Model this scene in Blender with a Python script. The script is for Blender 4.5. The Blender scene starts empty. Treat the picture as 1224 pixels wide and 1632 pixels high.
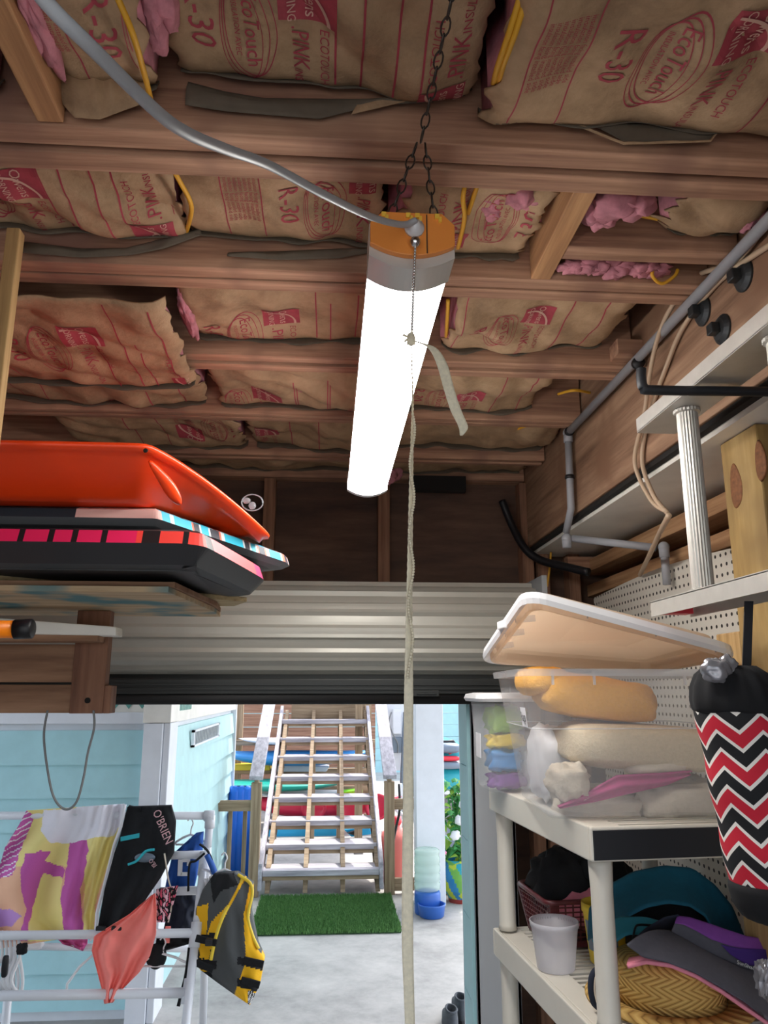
import bpy, math, random
from mathutils import Vector as V, noise
random.seed(7)
S = bpy.context.scene
C = S.collection
PI = math.pi

# ------------------------------------------------------------------ camera, world, sun, exposure
CAM = V((0, 0, 1.75)); FPX = 1226.0
cd = bpy.data.cameras.new('camera'); cam = bpy.data.objects.new('camera', cd); C.objects.link(cam)
cam.location = CAM; cam.rotation_euler = (math.radians(90 + 13), 0, math.radians(-4))
cd.sensor_fit = 'VERTICAL'; cd.sensor_height = 36.0; cd.lens = 36.0 * FPX / 1632.0
cd.clip_start = 0.02; cd.clip_end = 200
S.camera = cam
w = bpy.data.worlds.new('world'); S.world = w; w.use_nodes = True
nt = w.node_tree; bg = nt.nodes['Background']
sk = nt.nodes.new('ShaderNodeTexSky'); sk.sky_type = 'NISHITA'; sk.sun_disc = False
sk.sun_elevation = math.radians(52); sk.sun_rotation = math.radians(40); sk.air_density = 1.0; sk.dust_density = 2.0
hz = nt.nodes.new('ShaderNodeHueSaturation'); hz.inputs['Saturation'].default_value = 0.5      # hazy sky
nt.links.new(sk.outputs[0], hz.inputs['Color']); nt.links.new(hz.outputs[0], bg.inputs[0]); bg.inputs[1].default_value = 0.53
sd = bpy.data.lights.new('sun', 'SUN'); sd.energy = 4.0; sd.angle = math.radians(0.6); sd.color = (1, .95, .86)
so = bpy.data.objects.new('sun', sd); C.objects.link(so)
so.rotation_euler = V((0.3, 0.35, 0.85)).to_track_quat('Z', 'Y').to_euler()
LAMP = 27.0            # radiance of the shop light's lens
S.view_settings.view_transform = 'Standard'; S.view_settings.look = 'None'
S.view_settings.exposure = 0.25; S.view_settings.gamma = 1.0
S.view_settings.use_curve_mapping = False

# ------------------------------------------------------------------ placing helpers: a photo pixel plus a known depth or height gives a point
_p, _y = math.radians(13), math.radians(4)
_f = V((math.sin(_y) * math.cos(_p), math.cos(_y) * math.cos(_p), math.sin(_p)))
_r = V((math.cos(_y), -math.sin(_y), 0)); _u = _r.cross(_f)
def ray(x, y): return _f + _r * ((x - 612) / FPX) + _u * ((816 - y) / FPX)
def P(x, y, d): k = ray(x, y); return CAM + k * (d / k.y)              # on the plane Y = d
def PX(x, y, d): k = ray(x, y); return CAM + k * (d / k.x)             # on the plane X = d
def PZ(x, y, d): k = ray(x, y); return CAM + k * ((d - 1.75) / k.z)    # on the plane Z = d

# ------------------------------------------------------------------ materials
def lin(c):
    if isinstance(c, str): c = tuple(int(c[i:i + 2], 16) / 255 for i in (0, 2, 4))
    return tuple(x / 12.92 if x <= .04045 else ((x + .055) / 1.055) ** 2.4 for x in c) + (1,)
MATS = {}
def base(name, rough=.6, metal=0.0):
    m = bpy.data.materials.new(name); m.use_nodes = True; MATS[name] = m
    b = m.node_tree.nodes['Principled BSDF']
    b.inputs['Roughness'].default_value = rough; b.inputs['Metallic'].default_value = metal
    return m, m.node_tree, b
def N(t, kind, **kw):
    n = t.nodes.new(kind)
    for k, v in kw.items(): setattr(n, k, v)
    return n
def ramp(t, fac, stops, interp='LINEAR'):
    r = N(t, 'ShaderNodeValToRGB'); r.color_ramp.interpolation = interp
    e = r.color_ramp.elements
    while len(e) < len(stops): e.new(.5)
    for i, (p, c) in enumerate(stops): e[i].position = p; e[i].color = lin(c)
    t.links.new(fac, r.inputs[0]); return r.outputs[0]
def coords(t, scale=(1, 1, 1), kind='Object'):
    tc = N(t, 'ShaderNodeTexCoord'); mp = N(t, 'ShaderNodeMapping')
    mp.inputs['Scale'].default_value = scale; t.links.new(tc.outputs[kind], mp.inputs[0]); return mp.outputs[0]
def noisy(t, vec, scale, detail=4, rough=.6):
    n = N(t, 'ShaderNodeTexNoise'); n.inputs['Scale'].default_value = scale; n.inputs['Detail'].default_value = detail
    n.inputs['Roughness'].default_value = rough; t.links.new(vec, n.inputs['Vector']); return n.outputs['Fac']
def bump(t, b, h, s, d=.002):
    n = N(t, 'ShaderNodeBump'); n.inputs['Strength'].default_value = s; n.inputs['Distance'].default_value = d
    t.links.new(h, n.inputs['Height']); t.links.new(n.outputs[0], b.inputs['Normal'])
def plain(name, c, rough=.5, metal=0.0, var=.0, scale=20, bmp=0.0, **kw):
    m, t, b = base(name, rough, metal)
    if var or bmp:
        f = noisy(t, coords(t), scale)
        if var:
            l = lin(c); d = tuple(max(0, x * (1 - var)) for x in l[:3]); h = tuple(min(1, x * (1 + var)) for x in l[:3])
            r = N(t, 'ShaderNodeValToRGB'); e = r.color_ramp.elements
            e[0].position = .3; e[0].color = d + (1,); e[1].position = .7; e[1].color = h + (1,)
            t.links.new(f, r.inputs[0]); t.links.new(r.outputs[0], b.inputs['Base Color'])
        else: b.inputs['Base Color'].default_value = lin(c)
        if bmp: bump(t, b, f, bmp)
    else: b.inputs['Base Color'].default_value = lin(c)
    for k, v in kw.items(): b.inputs[k].default_value = v
    return m
def wood(name, dark, mid, light, axis='X', rough=.75, freq=26, stain=None):
    m, t, b = base(name, rough)
    s = {'X': (1.2, freq, freq), 'Y': (freq, 1.2, freq), 'Z': (freq, freq, 1.2)}[axis]
    f = noisy(t, coords(t, s), 1.6, 6, .62)
    c = ramp(t, f, [(.3, dark), (.5, mid), (.7, light)])
    if stain:
        g = noisy(t, coords(t, (3, 3, 3)), 1.3, 3)
        mx = N(t, 'ShaderNodeMix', data_type='RGBA'); t.links.new(ramp(t, g, [(.5, '000000'), (.68, 'ffffff')]), mx.inputs[0])
        t.links.new(c, mx.inputs[6]); mx.inputs[7].default_value = lin(stain); c = mx.outputs[2]
    t.links.new(c, b.inputs['Base Color']); bump(t, b, f, .35, .0015); return m
def painted(name, rough=.7, bmp=.0, scale=300, **kw):                  # colour comes from the mesh's own print colours
    m, t, b = base(name, rough); a = N(t, 'ShaderNodeAttribute', attribute_name='Col')
    t.links.new(a.outputs[0], b.inputs['Base Color'])
    if bmp: bump(t, b, noisy(t, coords(t), scale, 3), bmp, .002)
    for k, v in kw.items(): b.inputs[k].default_value = v
    return m
M = MATS
wood('joist', '734e3d', 'a27a61', 'c2997d', 'X', stain='845f50')
wood('lumber_y', '8a6040', 'ab7d55', 'c79a6c', 'Y')
wood('lumber_z', '8e6c44', 'b3915f', 'cbaa78', 'Z')
wood('shelf_wood', '6d4c38', '8f6a50', 'a98266', 'X', freq=14)
wood('shelf_wood_z', '5d3b2a', '7c5440', '936a52', 'Z', freq=14)
wood('beam', '6a4d38', '93725a', 'ad8c70', 'Y', freq=20, stain='826049')
wood('post', '7d6237', 'a3854f', 'bb9f6a', 'Z', freq=11, stain='8c7146')
plain('knot_wood', '7a4d2c', .75, var=.35, scale=90)
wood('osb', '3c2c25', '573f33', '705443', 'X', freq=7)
wood('brown_stud', '5e4030', '86604a', 'a27b60', 'Z')
wood('brown_plate', '7e593c', 'a57c58', 'bd9770', 'Y')
wood('ply_edge', '8e7a58', 'b8a47c', 'd0bd95', 'X', freq=40)
wood('deck_grey', '8d8992', 'b4b0b8', 'd2cfd6', 'X', freq=16)
wood('deck_grey_y', '8d8992', 'b0adb6', 'cfccd4', 'Y', freq=16)
wood('deck_brown', '75624c', '978167', 'b19c80', 'X')
wood('deck_brown_z', '75624c', '978167', 'b19c80', 'Z')
wood('fence_wood', '7a5644', '9c7560', 'b08a72', 'X')
def m_ply():
    m, t, b = base('plywood_face', .7)
    f = noisy(t, coords(t, (2, 24, 24)), 1.5, 6); g = noisy(t, coords(t), 5, 2)
    mx = N(t, 'ShaderNodeMix', data_type='RGBA')
    t.links.new(ramp(t, g, [(.48, '000000'), (.62, 'ffffff')]), mx.inputs[0])
    t.links.new(ramp(t, f, [(.3, 'a78a68'), (.7, 'd2bb98')]), mx.inputs[6]); mx.inputs[7].default_value = lin('4e7f86')
    t.links.new(mx.outputs[2], b.inputs['Base Color'])
m_ply()
def m_kraft():
    m, t, b = base('kraft_paper', .8)
    v = coords(t); f = noisy(t, v, 9, 6, .65); g = noisy(t, v, 60, 3)
    c = ramp(t, f, [(.3, '82684e'), (.5, 'a58767'), (.72, 'ba9c7b')])
    t.links.new(c, b.inputs['Base Color'])
    mx = N(t, 'ShaderNodeMath', operation='ADD'); t.links.new(f, mx.inputs[0]); t.links.new(g, mx.inputs[1])
    bump(t, b, mx.outputs[0], .35, .006)
m_kraft()
plain('kraft_inside', '5d5346', .85, var=.2, scale=14)
plain('print_red', 'a03c48', .8, var=.15, scale=40)
plain('print_pale', 'c9a090', .8)
plain('fiberglass', 'b87883', .95, var=.28, scale=30, bmp=.9, **{'Subsurface Weight': .0})
def m_conc():
    m, t, b = base('concrete', .85)
    v = coords(t); f = noisy(t, v, 2.2, 8, .7); g = noisy(t, v, 40, 4)
    c = ramp(t, f, [(.3, '8f8d8a'), (.5, 'b0aeaa'), (.72, 'c6c3be')])
    t.links.new(c, b.inputs['Base Color']); bump(t, b, g, .3, .003)
m_conc()
plain('teal_paint', 'a9d6dd', .55, var=.06, scale=6)
plain('teal_paint_warm', 'b4d9da', .55, var=.06, scale=6)
plain('white_paint', 'dfe3ea', .5, var=.04, scale=8)
plain('white_board', 'e8e5dd', .55, var=.08, scale=6)
plain('teal_lattice', '5f9c93', .5)
plain('dark_gap', '15110f', .9)
plain('door_steel', 'b9b6ac', .42, .25, var=.05, scale=5)
plain('door_dark', '2c2e2d', .5, .2)
plain('rubber', '0e0e10', .7)
plain('galvanised', 'a6aaad', .45, .35, var=.08, scale=12)
plain('track_grey', 'b9bdc2', .5)
plain('aluminium', 'c9c6bf', .42, .55, var=.05, scale=30)
plain('steel', '8a8c8e', .35, .9)
plain('dark_steel', '3d4144', .5, .7, var=.2, scale=60)
plain('chain_steel', '55504c', .4, .85)
plain('chrome', 'e0e0e0', .12, 1.0)
plain('conduit', '9a9ca2', .5)
plain('beige_cable', 'b79f86', .55)
plain('yellow_cable', 'd9a12a', .5)
plain('black_plastic', '14151a', .45)
plain('black_vinyl', '1d2026', .5)
plain('black_cloth', '0d0e12', .9, var=.3, scale=60)
plain('navy_cloth', '1b2233', .9)
plain('grey_cord', 'b5b8bc', .45)
plain('white_plastic', 'e6e6e8', .35)
plain('pvc', 'dfe2e8', .35)
plain('cream_plastic', 'd8d3c7', .45, var=.03, scale=10)
plain('orange_plastic', 'ff4a16', .32)
plain('orange_cap', 'f79a48', .35)
plain('sleeve_grey', 'd2cec8', .35, .15)
plain('orange_bright', 'ff8a10', .4)
plain('yellow_mark', 'ffcf50', .4)
plain('webbing', 'efe6cc', .85, var=.1, scale=200, bmp=.4)
plain('cream_towel', 'dccdb0', .95, var=.07, scale=160, bmp=1.0)
plain('cream_knit', 'd6cbb9', .95, var=.05, scale=120, bmp=.8)
plain('orange_towel', 'f2b44c', .95, var=.07, scale=160, bmp=1.0)
plain('magenta_cloth', 'b54880', .9, var=.1, scale=60)
plain('burgundy', '5b2429', .4)
plain('teal_cloth', '125f78', .8, var=.08, scale=60)
plain('teal_light', '2f8ea4', .8)
plain('purple_cloth', '7b3f95', .85, var=.1, scale=40)
plain('violet_dark', '3d2070', .85)
plain('grey_cloth', '4b4b55', .85, var=.08, scale=90)
plain('pink_cloth', 'e58a9c', .85, var=.06, scale=90)
plain('coral_cloth', 'ff8a80', .75, var=.06, scale=20)
plain('blue_cloth', '2457a8', .8, var=.08, scale=40)
plain('white_cloth', 'e8e8ec', .85)
plain('teal_trim', '2fb7c4', .7)
plain('lettering_pink', 'e6b9bd', .7)
plain('lettering_white', 'eeeeee', .7)
plain('lettering_dark', '2a2a2e', .7)
plain('grey_foil', '9a9aa0', .25, .5)
plain('barrel_blue', '1f6fe0', .4)
plain('bowl_blue', '2f62b5', .35)
plain('kayak_teal', '18a08e', .4)
plain('kayak_red', 'c41e3f', .4)
plain('kayak_blue', '2f86c8', .4)
plain('sheet_blue', '1f9fd0', .45)
plain('lime', '7fd82a', .5)
plain('yellow_paint', 'f0cf3a', .5)
plain('tank_pink', 'd9786f', .45)
plain('jetski_teal', '1f9aa8', .35)
plain('jetski_grey', '6f7d8c', .4)
plain('red_plastic', 'd8323f', .4)
plain('box_grey', '75787a', .5)
plain('leaf', '3f8f4a', .6, var=.3, scale=30)
plain('leaf_light', '9cc850', .6)
plain('petal_white', 'f0f0f4', .6)
plain('petal_pink', 'e04a90', .6)
plain('terracotta', '9a3b34', .7)
plain('shoe_grey', '454a50', .85, var=.2, scale=60)
plain('cardboard', 'b98f62', .85)
plain('mat_back', '2c4a28', .9)
painted('towel_print', .92, .6, 220)
painted('board_skin', .5)
painted('vest_cloth', .85, .4, 160)
painted('pot_glaze', .3)
painted('toy_mix', .4)
def m_clear(name, tint, rough, tr, alpha, glow=0.0):                               # milky clear plastic: part see-through, part white scatter
    m, t, b = base(name, rough); o = t.nodes['Material Output']
    b.inputs['Base Color'].default_value = lin(tint); b.inputs['Roughness'].default_value = rough
    T = N(t, 'ShaderNodeBsdfTransparent'); T.inputs[0].default_value = lin(tr)
    mx = N(t, 'ShaderNodeMixShader'); mx.inputs[0].default_value = alpha; body = b.outputs[0]
    if glow:                                                              # light passing through thin plastic
        tl = N(t, 'ShaderNodeBsdfTranslucent'); tl.inputs[0].default_value = lin(tint); m2 = N(t, 'ShaderNodeMixShader'); m2.inputs[0].default_value = glow
        t.links.new(b.outputs[0], m2.inputs[1]); t.links.new(tl.outputs[0], m2.inputs[2]); body = m2.outputs[0]
    t.links.new(T.outputs[0], mx.inputs[1]); t.links.new(body, mx.inputs[2]); t.links.new(mx.outputs[0], o.inputs[0])
m_clear('bin_clear', 'eef0f4', .18, 'fafafa', .22)
m_clear('bin_rim', 'e8e8ea', .25, 'f8f8f8', .42)
m_clear('lid_milky', 'f2e2d0', .4, 'f7eadb', .7, .6)
m_clear('tub_clear', 'e4e4ea', .3, 'f4f4f8', .42)
m_clear('jug_clear', 'dfece6', .2, 'e8f5ee', .35)
m_clear('goggle_clear', 'dfe4ea', .1, 'eef2f6', .25)
def m_emit():
    m, t, b = base('lens_lit', .5); b.inputs['Base Color'].default_value = (.9, .9, .9, 1)
    b.inputs['Emission Color'].default_value = (1, .97, .93, 1); b.inputs['Emission Strength'].default_value = LAMP
m_emit()
def m_peg():
    m, t, b = base('pegboard', .55)
    tc = N(t, 'ShaderNodeTexCoord'); sp = N(t, 'ShaderNodeSeparateXYZ'); t.links.new(tc.outputs['Object'], sp.inputs[0])
    ds = []
    for k in (1, 2):
        a = N(t, 'ShaderNodeMath', operation='MULTIPLY'); a.inputs[1].default_value = 1 / .0254; t.links.new(sp.outputs[k], a.inputs[0])
        f = N(t, 'ShaderNodeMath', operation='FRACT'); t.links.new(a.outputs[0], f.inputs[0])
        s = N(t, 'ShaderNodeMath', operation='SUBTRACT'); s.inputs[1].default_value = .5; t.links.new(f.outputs[0], s.inputs[0])
        q = N(t, 'ShaderNodeMath', operation='MULTIPLY'); t.links.new(s.outputs[0], q.inputs[0]); t.links.new(s.outputs[0], q.inputs[1]); ds.append(q)
    d = N(t, 'ShaderNodeMath', operation='ADD'); t.links.new(ds[0].outputs[0], d.inputs[0]); t.links.new(ds[1].outputs[0], d.inputs[1])
    c = ramp(t, d.outputs[0], [(0, '2a2622'), (.034, 'd6d0c4')], 'CONSTANT'); t.links.new(c, b.inputs['Base Color'])
m_peg()
def m_chevron():
    m, t, b = base('chevron_cloth', .85)
    tc = N(t, 'ShaderNodeTexCoord'); sp = N(t, 'ShaderNodeSeparateXYZ'); t.links.new(tc.outputs['UV'], sp.inputs[0])
    a = N(t, 'ShaderNodeMath', operation='PINGPONG'); a.inputs[1].default_value = .5; t.links.new(sp.outputs[0], a.inputs[0])
    s = N(t, 'ShaderNodeMath', operation='MULTIPLY_ADD'); s.inputs[1].default_value = 1.05
    t.links.new(a.outputs[0], s.inputs[0]); t.links.new(sp.outputs[1], s.inputs[2])
    f = N(t, 'ShaderNodeMath', operation='FRACT'); t.links.new(s.outputs[0], f.inputs[0])
    c = ramp(t, f.outputs[0], [(0, 'c81f36'), (.38, 'eee9e2'), (.5, '15161a'), (.88, 'eee9e2')], 'CONSTANT')
    t.links.new(c, b.inputs['Base Color']); bump(t, b, noisy(t, coords(t), 400, 2), .2, .001)
m_chevron()
def m_straw():
    m, t, b = base('straw', .8)
    tc = N(t, 'ShaderNodeTexCoord'); sp = N(t, 'ShaderNodeSeparateXYZ'); t.links.new(tc.outputs['UV'], sp.inputs[0])
    a = N(t, 'ShaderNodeMath', operation='PINGPONG'); a.inputs[1].default_value = 1; t.links.new(sp.outputs[1], a.inputs[0])
    s = N(t, 'ShaderNodeMath', operation='MULTIPLY_ADD'); s.inputs[1].default_value = 1.0
    t.links.new(a.outputs[0], s.inputs[0]); t.links.new(sp.outputs[0], s.inputs[2])
    k = N(t, 'ShaderNodeMath', operation='MULTIPLY'); k.inputs[1].default_value = 2.0; t.links.new(s.outputs[0], k.inputs[0])
    f = N(t, 'ShaderNodeMath', operation='PINGPONG'); f.inputs[1].default_value = .5; t.links.new(k.outputs[0], f.inputs[0])
    c = ramp(t, f.outputs[0], [(0, '8f6a30'), (.15, 'c59b52'), (.5, 'dcb96e')]); t.links.new(c, b.inputs['Base Color'])
    bump(t, b, f.outputs[0], .9, .004)
m_straw()
def m_grass():
    m, t, b = base('turf', .9)
    f = noisy(t, coords(t), 60, 3); t.links.new(ramp(t, f, [(.3, '3d6a36'), (.7, '6a9650')]), b.inputs['Base Color'])
m_grass()

# ------------------------------------------------------------------ mesh builder
def cen(ps):
    s = V((0, 0, 0))
    for p in ps: s += p
    return s / len(ps)
class B:
    def __init__(self): self.v = []; self.f = []; self.c = []; self.m = []; self.uv = []; self.col = None; self.mi = 0
    def add(self, vs, fs, uvs=None):
        o = len(self.v); self.v += [V(p) for p in vs]
        for i, f in enumerate(fs):
            self.f.append(tuple(k + o for k in f)); self.c.append(self.col); self.m.append(self.mi)
            self.uv.append(uvs[i] if uvs else None)
        return self
    def box(self, x0, x1, y0, y1, z0, z1):
        return self.add([(x, y, z) for x in (x0, x1) for y in (y0, y1) for z in (z0, z1)],
                        [(0, 1, 3, 2), (4, 6, 7, 5), (0, 4, 5, 1), (2, 3, 7, 6), (0, 2, 6, 4), (1, 5, 7, 3)])
    def bar(self, p, q, w, h, up=(0, 0, 1)):                              # w across, h along up
        p, q, up = V(p), V(q), V(up); d = (q - p).normalized(); s = d.cross(up).normalized(); u = s.cross(d)
        s = s * (w / 2); u = u * (h / 2)
        return self.add([p - s - u, p - s + u, p + s - u, p + s + u, q - s - u, q - s + u, q + s - u, q + s + u],
                        [(0, 1, 3, 2), (4, 6, 7, 5), (0, 4, 5, 1), (2, 3, 7, 6), (0, 2, 6, 4), (1, 5, 7, 3)])
    def tube(self, pts, r, n=8, closed=False, cap=True, flat=1.0):
        pts = [V(p) for p in pts]; k = len(pts); R = r if isinstance(r, (list, tuple)) else [r] * k
        vs = []; ref = None
        for i, p in enumerate(pts):
            a = pts[(i - 1) % k] if (closed or i) else p; b = pts[(i + 1) % k] if (closed or i < k - 1) else p
            d = (b - a).normalized()
            if ref is None: ref = V((0, 0, 1)) if abs(d.z) < .9 else V((0, 1, 0))
            s = d.cross(ref)
            if s.length < 1e-5: s = d.cross(V((1, 0, 0)))
            s.normalize(); u = s.cross(d); ref = u
            for j in range(n):
                t = 2 * PI * j / n; vs.append(p + s * (math.cos(t) * R[i]) + u * (math.sin(t) * R[i] * flat))
        fs = []
        for i in range(k if closed else k - 1):
            for j in range(n):
                a = i * n + j; b = i * n + (j + 1) % n; c = ((i + 1) % k) * n
                fs.append((a, b, c + (j + 1) % n, c + j))
        if cap and not closed: fs += [tuple(range(n))[::-1], tuple(range((k - 1) * n, k * n))]
        return self.add(vs, fs)
    def lathe(self, c, prof, n=24, axis=(0, 0, 1), cap=True, wob=None, uvs=None):
        c = V(c); ax = V(axis).normalized(); s = ax.orthogonal().normalized() if abs(ax.z) < .99 else V((1, 0, 0)); u = ax.cross(s)
        vs = []
        for i, (r, z) in enumerate(prof):
            for j in range(n):
                t = 2 * PI * j / n; rr = r * (1 if wob is None else 1 + wob(t, i))
                vs.append(c + ax * z + s * (rr * math.cos(t)) + u * (rr * math.sin(t)))
        fs = []; us = []
        for i in range(len(prof) - 1):
            for j in range(n):
                fs.append((i * n + j, i * n + (j + 1) % n, (i + 1) * n + (j + 1) % n, (i + 1) * n + j))
                if uvs:
                    a, b = uvs; us.append([(a * j / n, b * prof[i][1]), (a * (j + 1) / n, b * prof[i][1]), (a * (j + 1) / n, b * prof[i + 1][1]), (a * j / n, b * prof[i + 1][1])])
        if cap:
            fs += [tuple(range(n))[::-1], tuple(range((len(prof) - 1) * n, len(prof) * n))]
            if uvs: us += [None, None]
        return self.add(vs, fs, us or None)
    def ell(self, c, rx, ry, rz, n=14, k=8, wob=0, seed=0):
        c = V(c); vs = []
        for i in range(k + 1):
            a = PI * i / k
            for j in range(n):
                t = 2 * PI * j / n
                d = V((math.sin(a) * math.cos(t), math.sin(a) * math.sin(t), math.cos(a)))
                g = 1 + (wob * noise.noise(d * 2.2 + V((seed, seed * 1.7, 3))) if wob else 0)
                vs.append(c + V((d.x * rx * g, d.y * ry * g, d.z * rz * g)))
        fs = [(i * n + j, (i + 1) * n + j, (i + 1) * n + (j + 1) % n, i * n + (j + 1) % n) for i in range(k) for j in range(n)]
        return self.add(vs, fs)
    def prism(self, poly, vec):
        n = len(poly); vec = V(vec); poly = [V(p) for p in poly]
        return self.add(poly + [p + vec for p in poly], [tuple(range(n))[::-1], tuple(range(n, 2 * n))] + [(i, (i + 1) % n, n + (i + 1) % n, n + i) for i in range(n)])
    def grid(self, fn, nu, nv, colfn=None, th=None, uvs=None):            # fn(u,v) -> point; th = offset vector for a second skin
        vs = [fn(i / nu, j / nv) for j in range(nv + 1) for i in range(nu + 1)]; W = nu + 1
        sk = [vs] if th is None else [vs, [p + V(th) for p in vs]]
        old = self.col
        base_ = len(self.v)
        for s in sk: self.v += [V(p) for p in s]
        K = len(vs)
        for si in range(len(sk)):
            for j in range(nv):
                for i in range(nu):
                    a = base_ + si * K + j * W + i; f = (a, a + 1, a + W + 1, a + W)
                    self.f.append(f if si == 0 else f[::-1])
                    self.c.append(colfn((i + .5) / nu, (j + .5) / nv) if colfn else old); self.m.append(self.mi)
                    self.uv.append(None if not uvs else [(uvs[0] * x / nu, uvs[1] * y / nv) for x, y in ((i, j), (i + 1, j), (i + 1, j + 1), (i, j + 1))])
        if th is not None:
            rim = [i for i in range(W)] + [j * W + nu for j in range(1, nv + 1)] + [nv * W + i for i in range(nu - 1, -1, -1)] + [j * W for j in range(nv - 1, 0, -1)]
            for q in range(len(rim)):
                a, b = rim[q], rim[(q + 1) % len(rim)]
                self.f.append((base_ + b, base_ + a, base_ + K + a, base_ + K + b)); self.m.append(self.mi); self.uv.append(None)
                self.c.append(colfn(min(.999, (a % W) / nu), min(.999, (a // W) / nv)) if colfn else old)
        return self
    def loft(self, rings, cols=None, cap=True):                            # rings of equal length, colour per band
        n = len(rings[0]); o = len(self.v); old = self.col
        for r in rings: self.v += [V(p) for p in r]
        for i in range(len(rings) - 1):
            for j in range(n):
                if cols: self.col = cols(i, j, n) if callable(cols) else cols[i]
                self.f.append((o + i * n + j, o + i * n + (j + 1) % n, o + (i + 1) * n + (j + 1) % n, o + (i + 1) * n + j)); self.c.append(self.col); self.m.append(self.mi); self.uv.append(None)
        if cap:
            for i, rv in ((0, True), (len(rings) - 1, False)):
                if cols: self.col = cols(0 if rv else len(rings) - 2, -1, n) if callable(cols) else cols[0 if rv else -1]
                f = tuple(range(o + i * n, o + i * n + n)); self.f.append(f[::-1] if rv else f); self.c.append(self.col); self.m.append(self.mi); self.uv.append(None)
        self.col = old; return self
WO = {}
def build(b, name, mat, parent=None, smooth=False, bevel=0.0, sub=0):
    vs = b.v
    lo = V((min(p.x for p in vs), min(p.y for p in vs), min(p.z for p in vs))); hi = V((max(p.x for p in vs), max(p.y for p in vs), max(p.z for p in vs)))
    o = V(((lo.x + hi.x) / 2, (lo.y + hi.y) / 2, lo.z))
    me = bpy.data.meshes.new(name); me.from_pydata([p - o for p in vs], [], b.f)
    for m in (mat if isinstance(mat, (list, tuple)) else [mat]): me.materials.append(M[m])
    for i, p in enumerate(me.polygons): p.material_index = b.m[i]; p.use_smooth = smooth
    if any(c is not None for c in b.c):
        at = me.color_attributes.new('Col', 'FLOAT_COLOR', 'CORNER'); data = []
        for i, p in enumerate(me.polygons):
            c = lin(b.c[i]) if b.c[i] is not None else (.5, .5, .5, 1)
            for _ in p.loop_indices: data += c
        at.data.foreach_set('color', data)
    if any(u is not None for u in b.uv):
        ul = me.uv_layers.new(name='UVMap')
        for i, p in enumerate(me.polygons):
            if b.uv[i]:
                for q, li in enumerate(p.loop_indices): ul.data[li].uv = b.uv[i][q]
    me.update()
    ob = bpy.data.objects.new(name, me); C.objects.link(ob)
    if parent is not None: ob.parent = parent; ob.location = o - WO[parent]
    else: ob.location = o
    WO[ob] = o
    if bevel:
        md = ob.modifiers.new('bevel', 'BEVEL'); md.width = bevel; md.segments = 2; md.limit_method = 'ANGLE'; md.angle_limit = .6
    if sub:
        md = ob.modifiers.new('smooth', 'SUBSURF'); md.levels = sub; md.render_levels = sub
    return ob
def tag(o, label=None, cat=None, group=None, kind=None):
    for k, v in (('label', label), ('category', cat), ('group', group), ('kind', kind)):
        if v: o[k] = v
    return o
def thing(name, label, cat, loc, group=None):
    o = bpy.data.objects.new(name, None); C.objects.link(o); o.location = loc; o.empty_display_size = .05; WO[o] = V(loc)
    return tag(o, label, cat, group)
def setting(name, loc=(0, 0, 0)):
    o = bpy.data.objects.new(name, None); C.objects.link(o); o.location = loc; WO[o] = V(loc); o['kind'] = 'structure'; return o
def struct(b, name, mat, **kw): return tag(build(b, name, mat, **kw), kind='structure')
def one(b, name, mat, label, cat, group=None, **kw): return tag(build(b, name, mat, **kw), label, cat, group)
def spline(pts, n=8):                                                      # smooth path through points
    pts = [V(p) for p in pts]; out = []
    for i in range(len(pts) - 1):
        a, b, c, d = pts[max(0, i - 1)], pts[i], pts[i + 1], pts[min(len(pts) - 1, i + 2)]
        for k in range(n):
            t = k / n; out.append(.5 * ((2 * b) + (c - a) * t + (2 * a - 5 * b + 4 * c - d) * t * t + (3 * b - a - 3 * c + d) * t ** 3))
    return out + [pts[-1]]
def lerp_poly(pts, t):
    n = len(pts) - 1; k = min(n - 1, int(t * n)); s = t * n - k; a, b = pts[k], pts[k + 1]
    return tuple(a[i] + (b[i] - a[i]) * s for i in range(len(a)))
def inpoly(x, y, poly):
    r = False; j = len(poly) - 1
    for i in range(len(poly)):
        xi, yi = poly[i]; xj, yj = poly[j]
        if (yi > y) != (yj > y) and x < (xj - xi) * (y - yi) / (yj - yi) + xi: r = not r
        j = i
    return r
_tx = {}
def text_mesh(s):
    if s not in _tx:
        cu = bpy.data.curves.new('lettering', 'FONT'); cu.body = s; cu.size = 1; cu.resolution_u = 2; cu.align_x = 'CENTER'; cu.align_y = 'CENTER'
        ob = bpy.data.objects.new('lettering', cu); me = bpy.data.meshes.new_from_object(ob)
        _tx[s] = ([(v.co.x, v.co.y) for v in me.vertices], [tuple(p.vertices) for p in me.polygons])
        bpy.data.objects.remove(ob); bpy.data.meshes.remove(me); bpy.data.curves.remove(cu)
    return _tx[s]
def write(b, s, size, o, right, up, wide=1.0):                             # flat lettering on a plane
    o, right, up = V(o), V(right).normalized(), V(up).normalized(); vs, fs = text_mesh(s)
    return b.add([o + right * (x * size * wide) + up * (y * size) for x, y in vs], fs)
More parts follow.
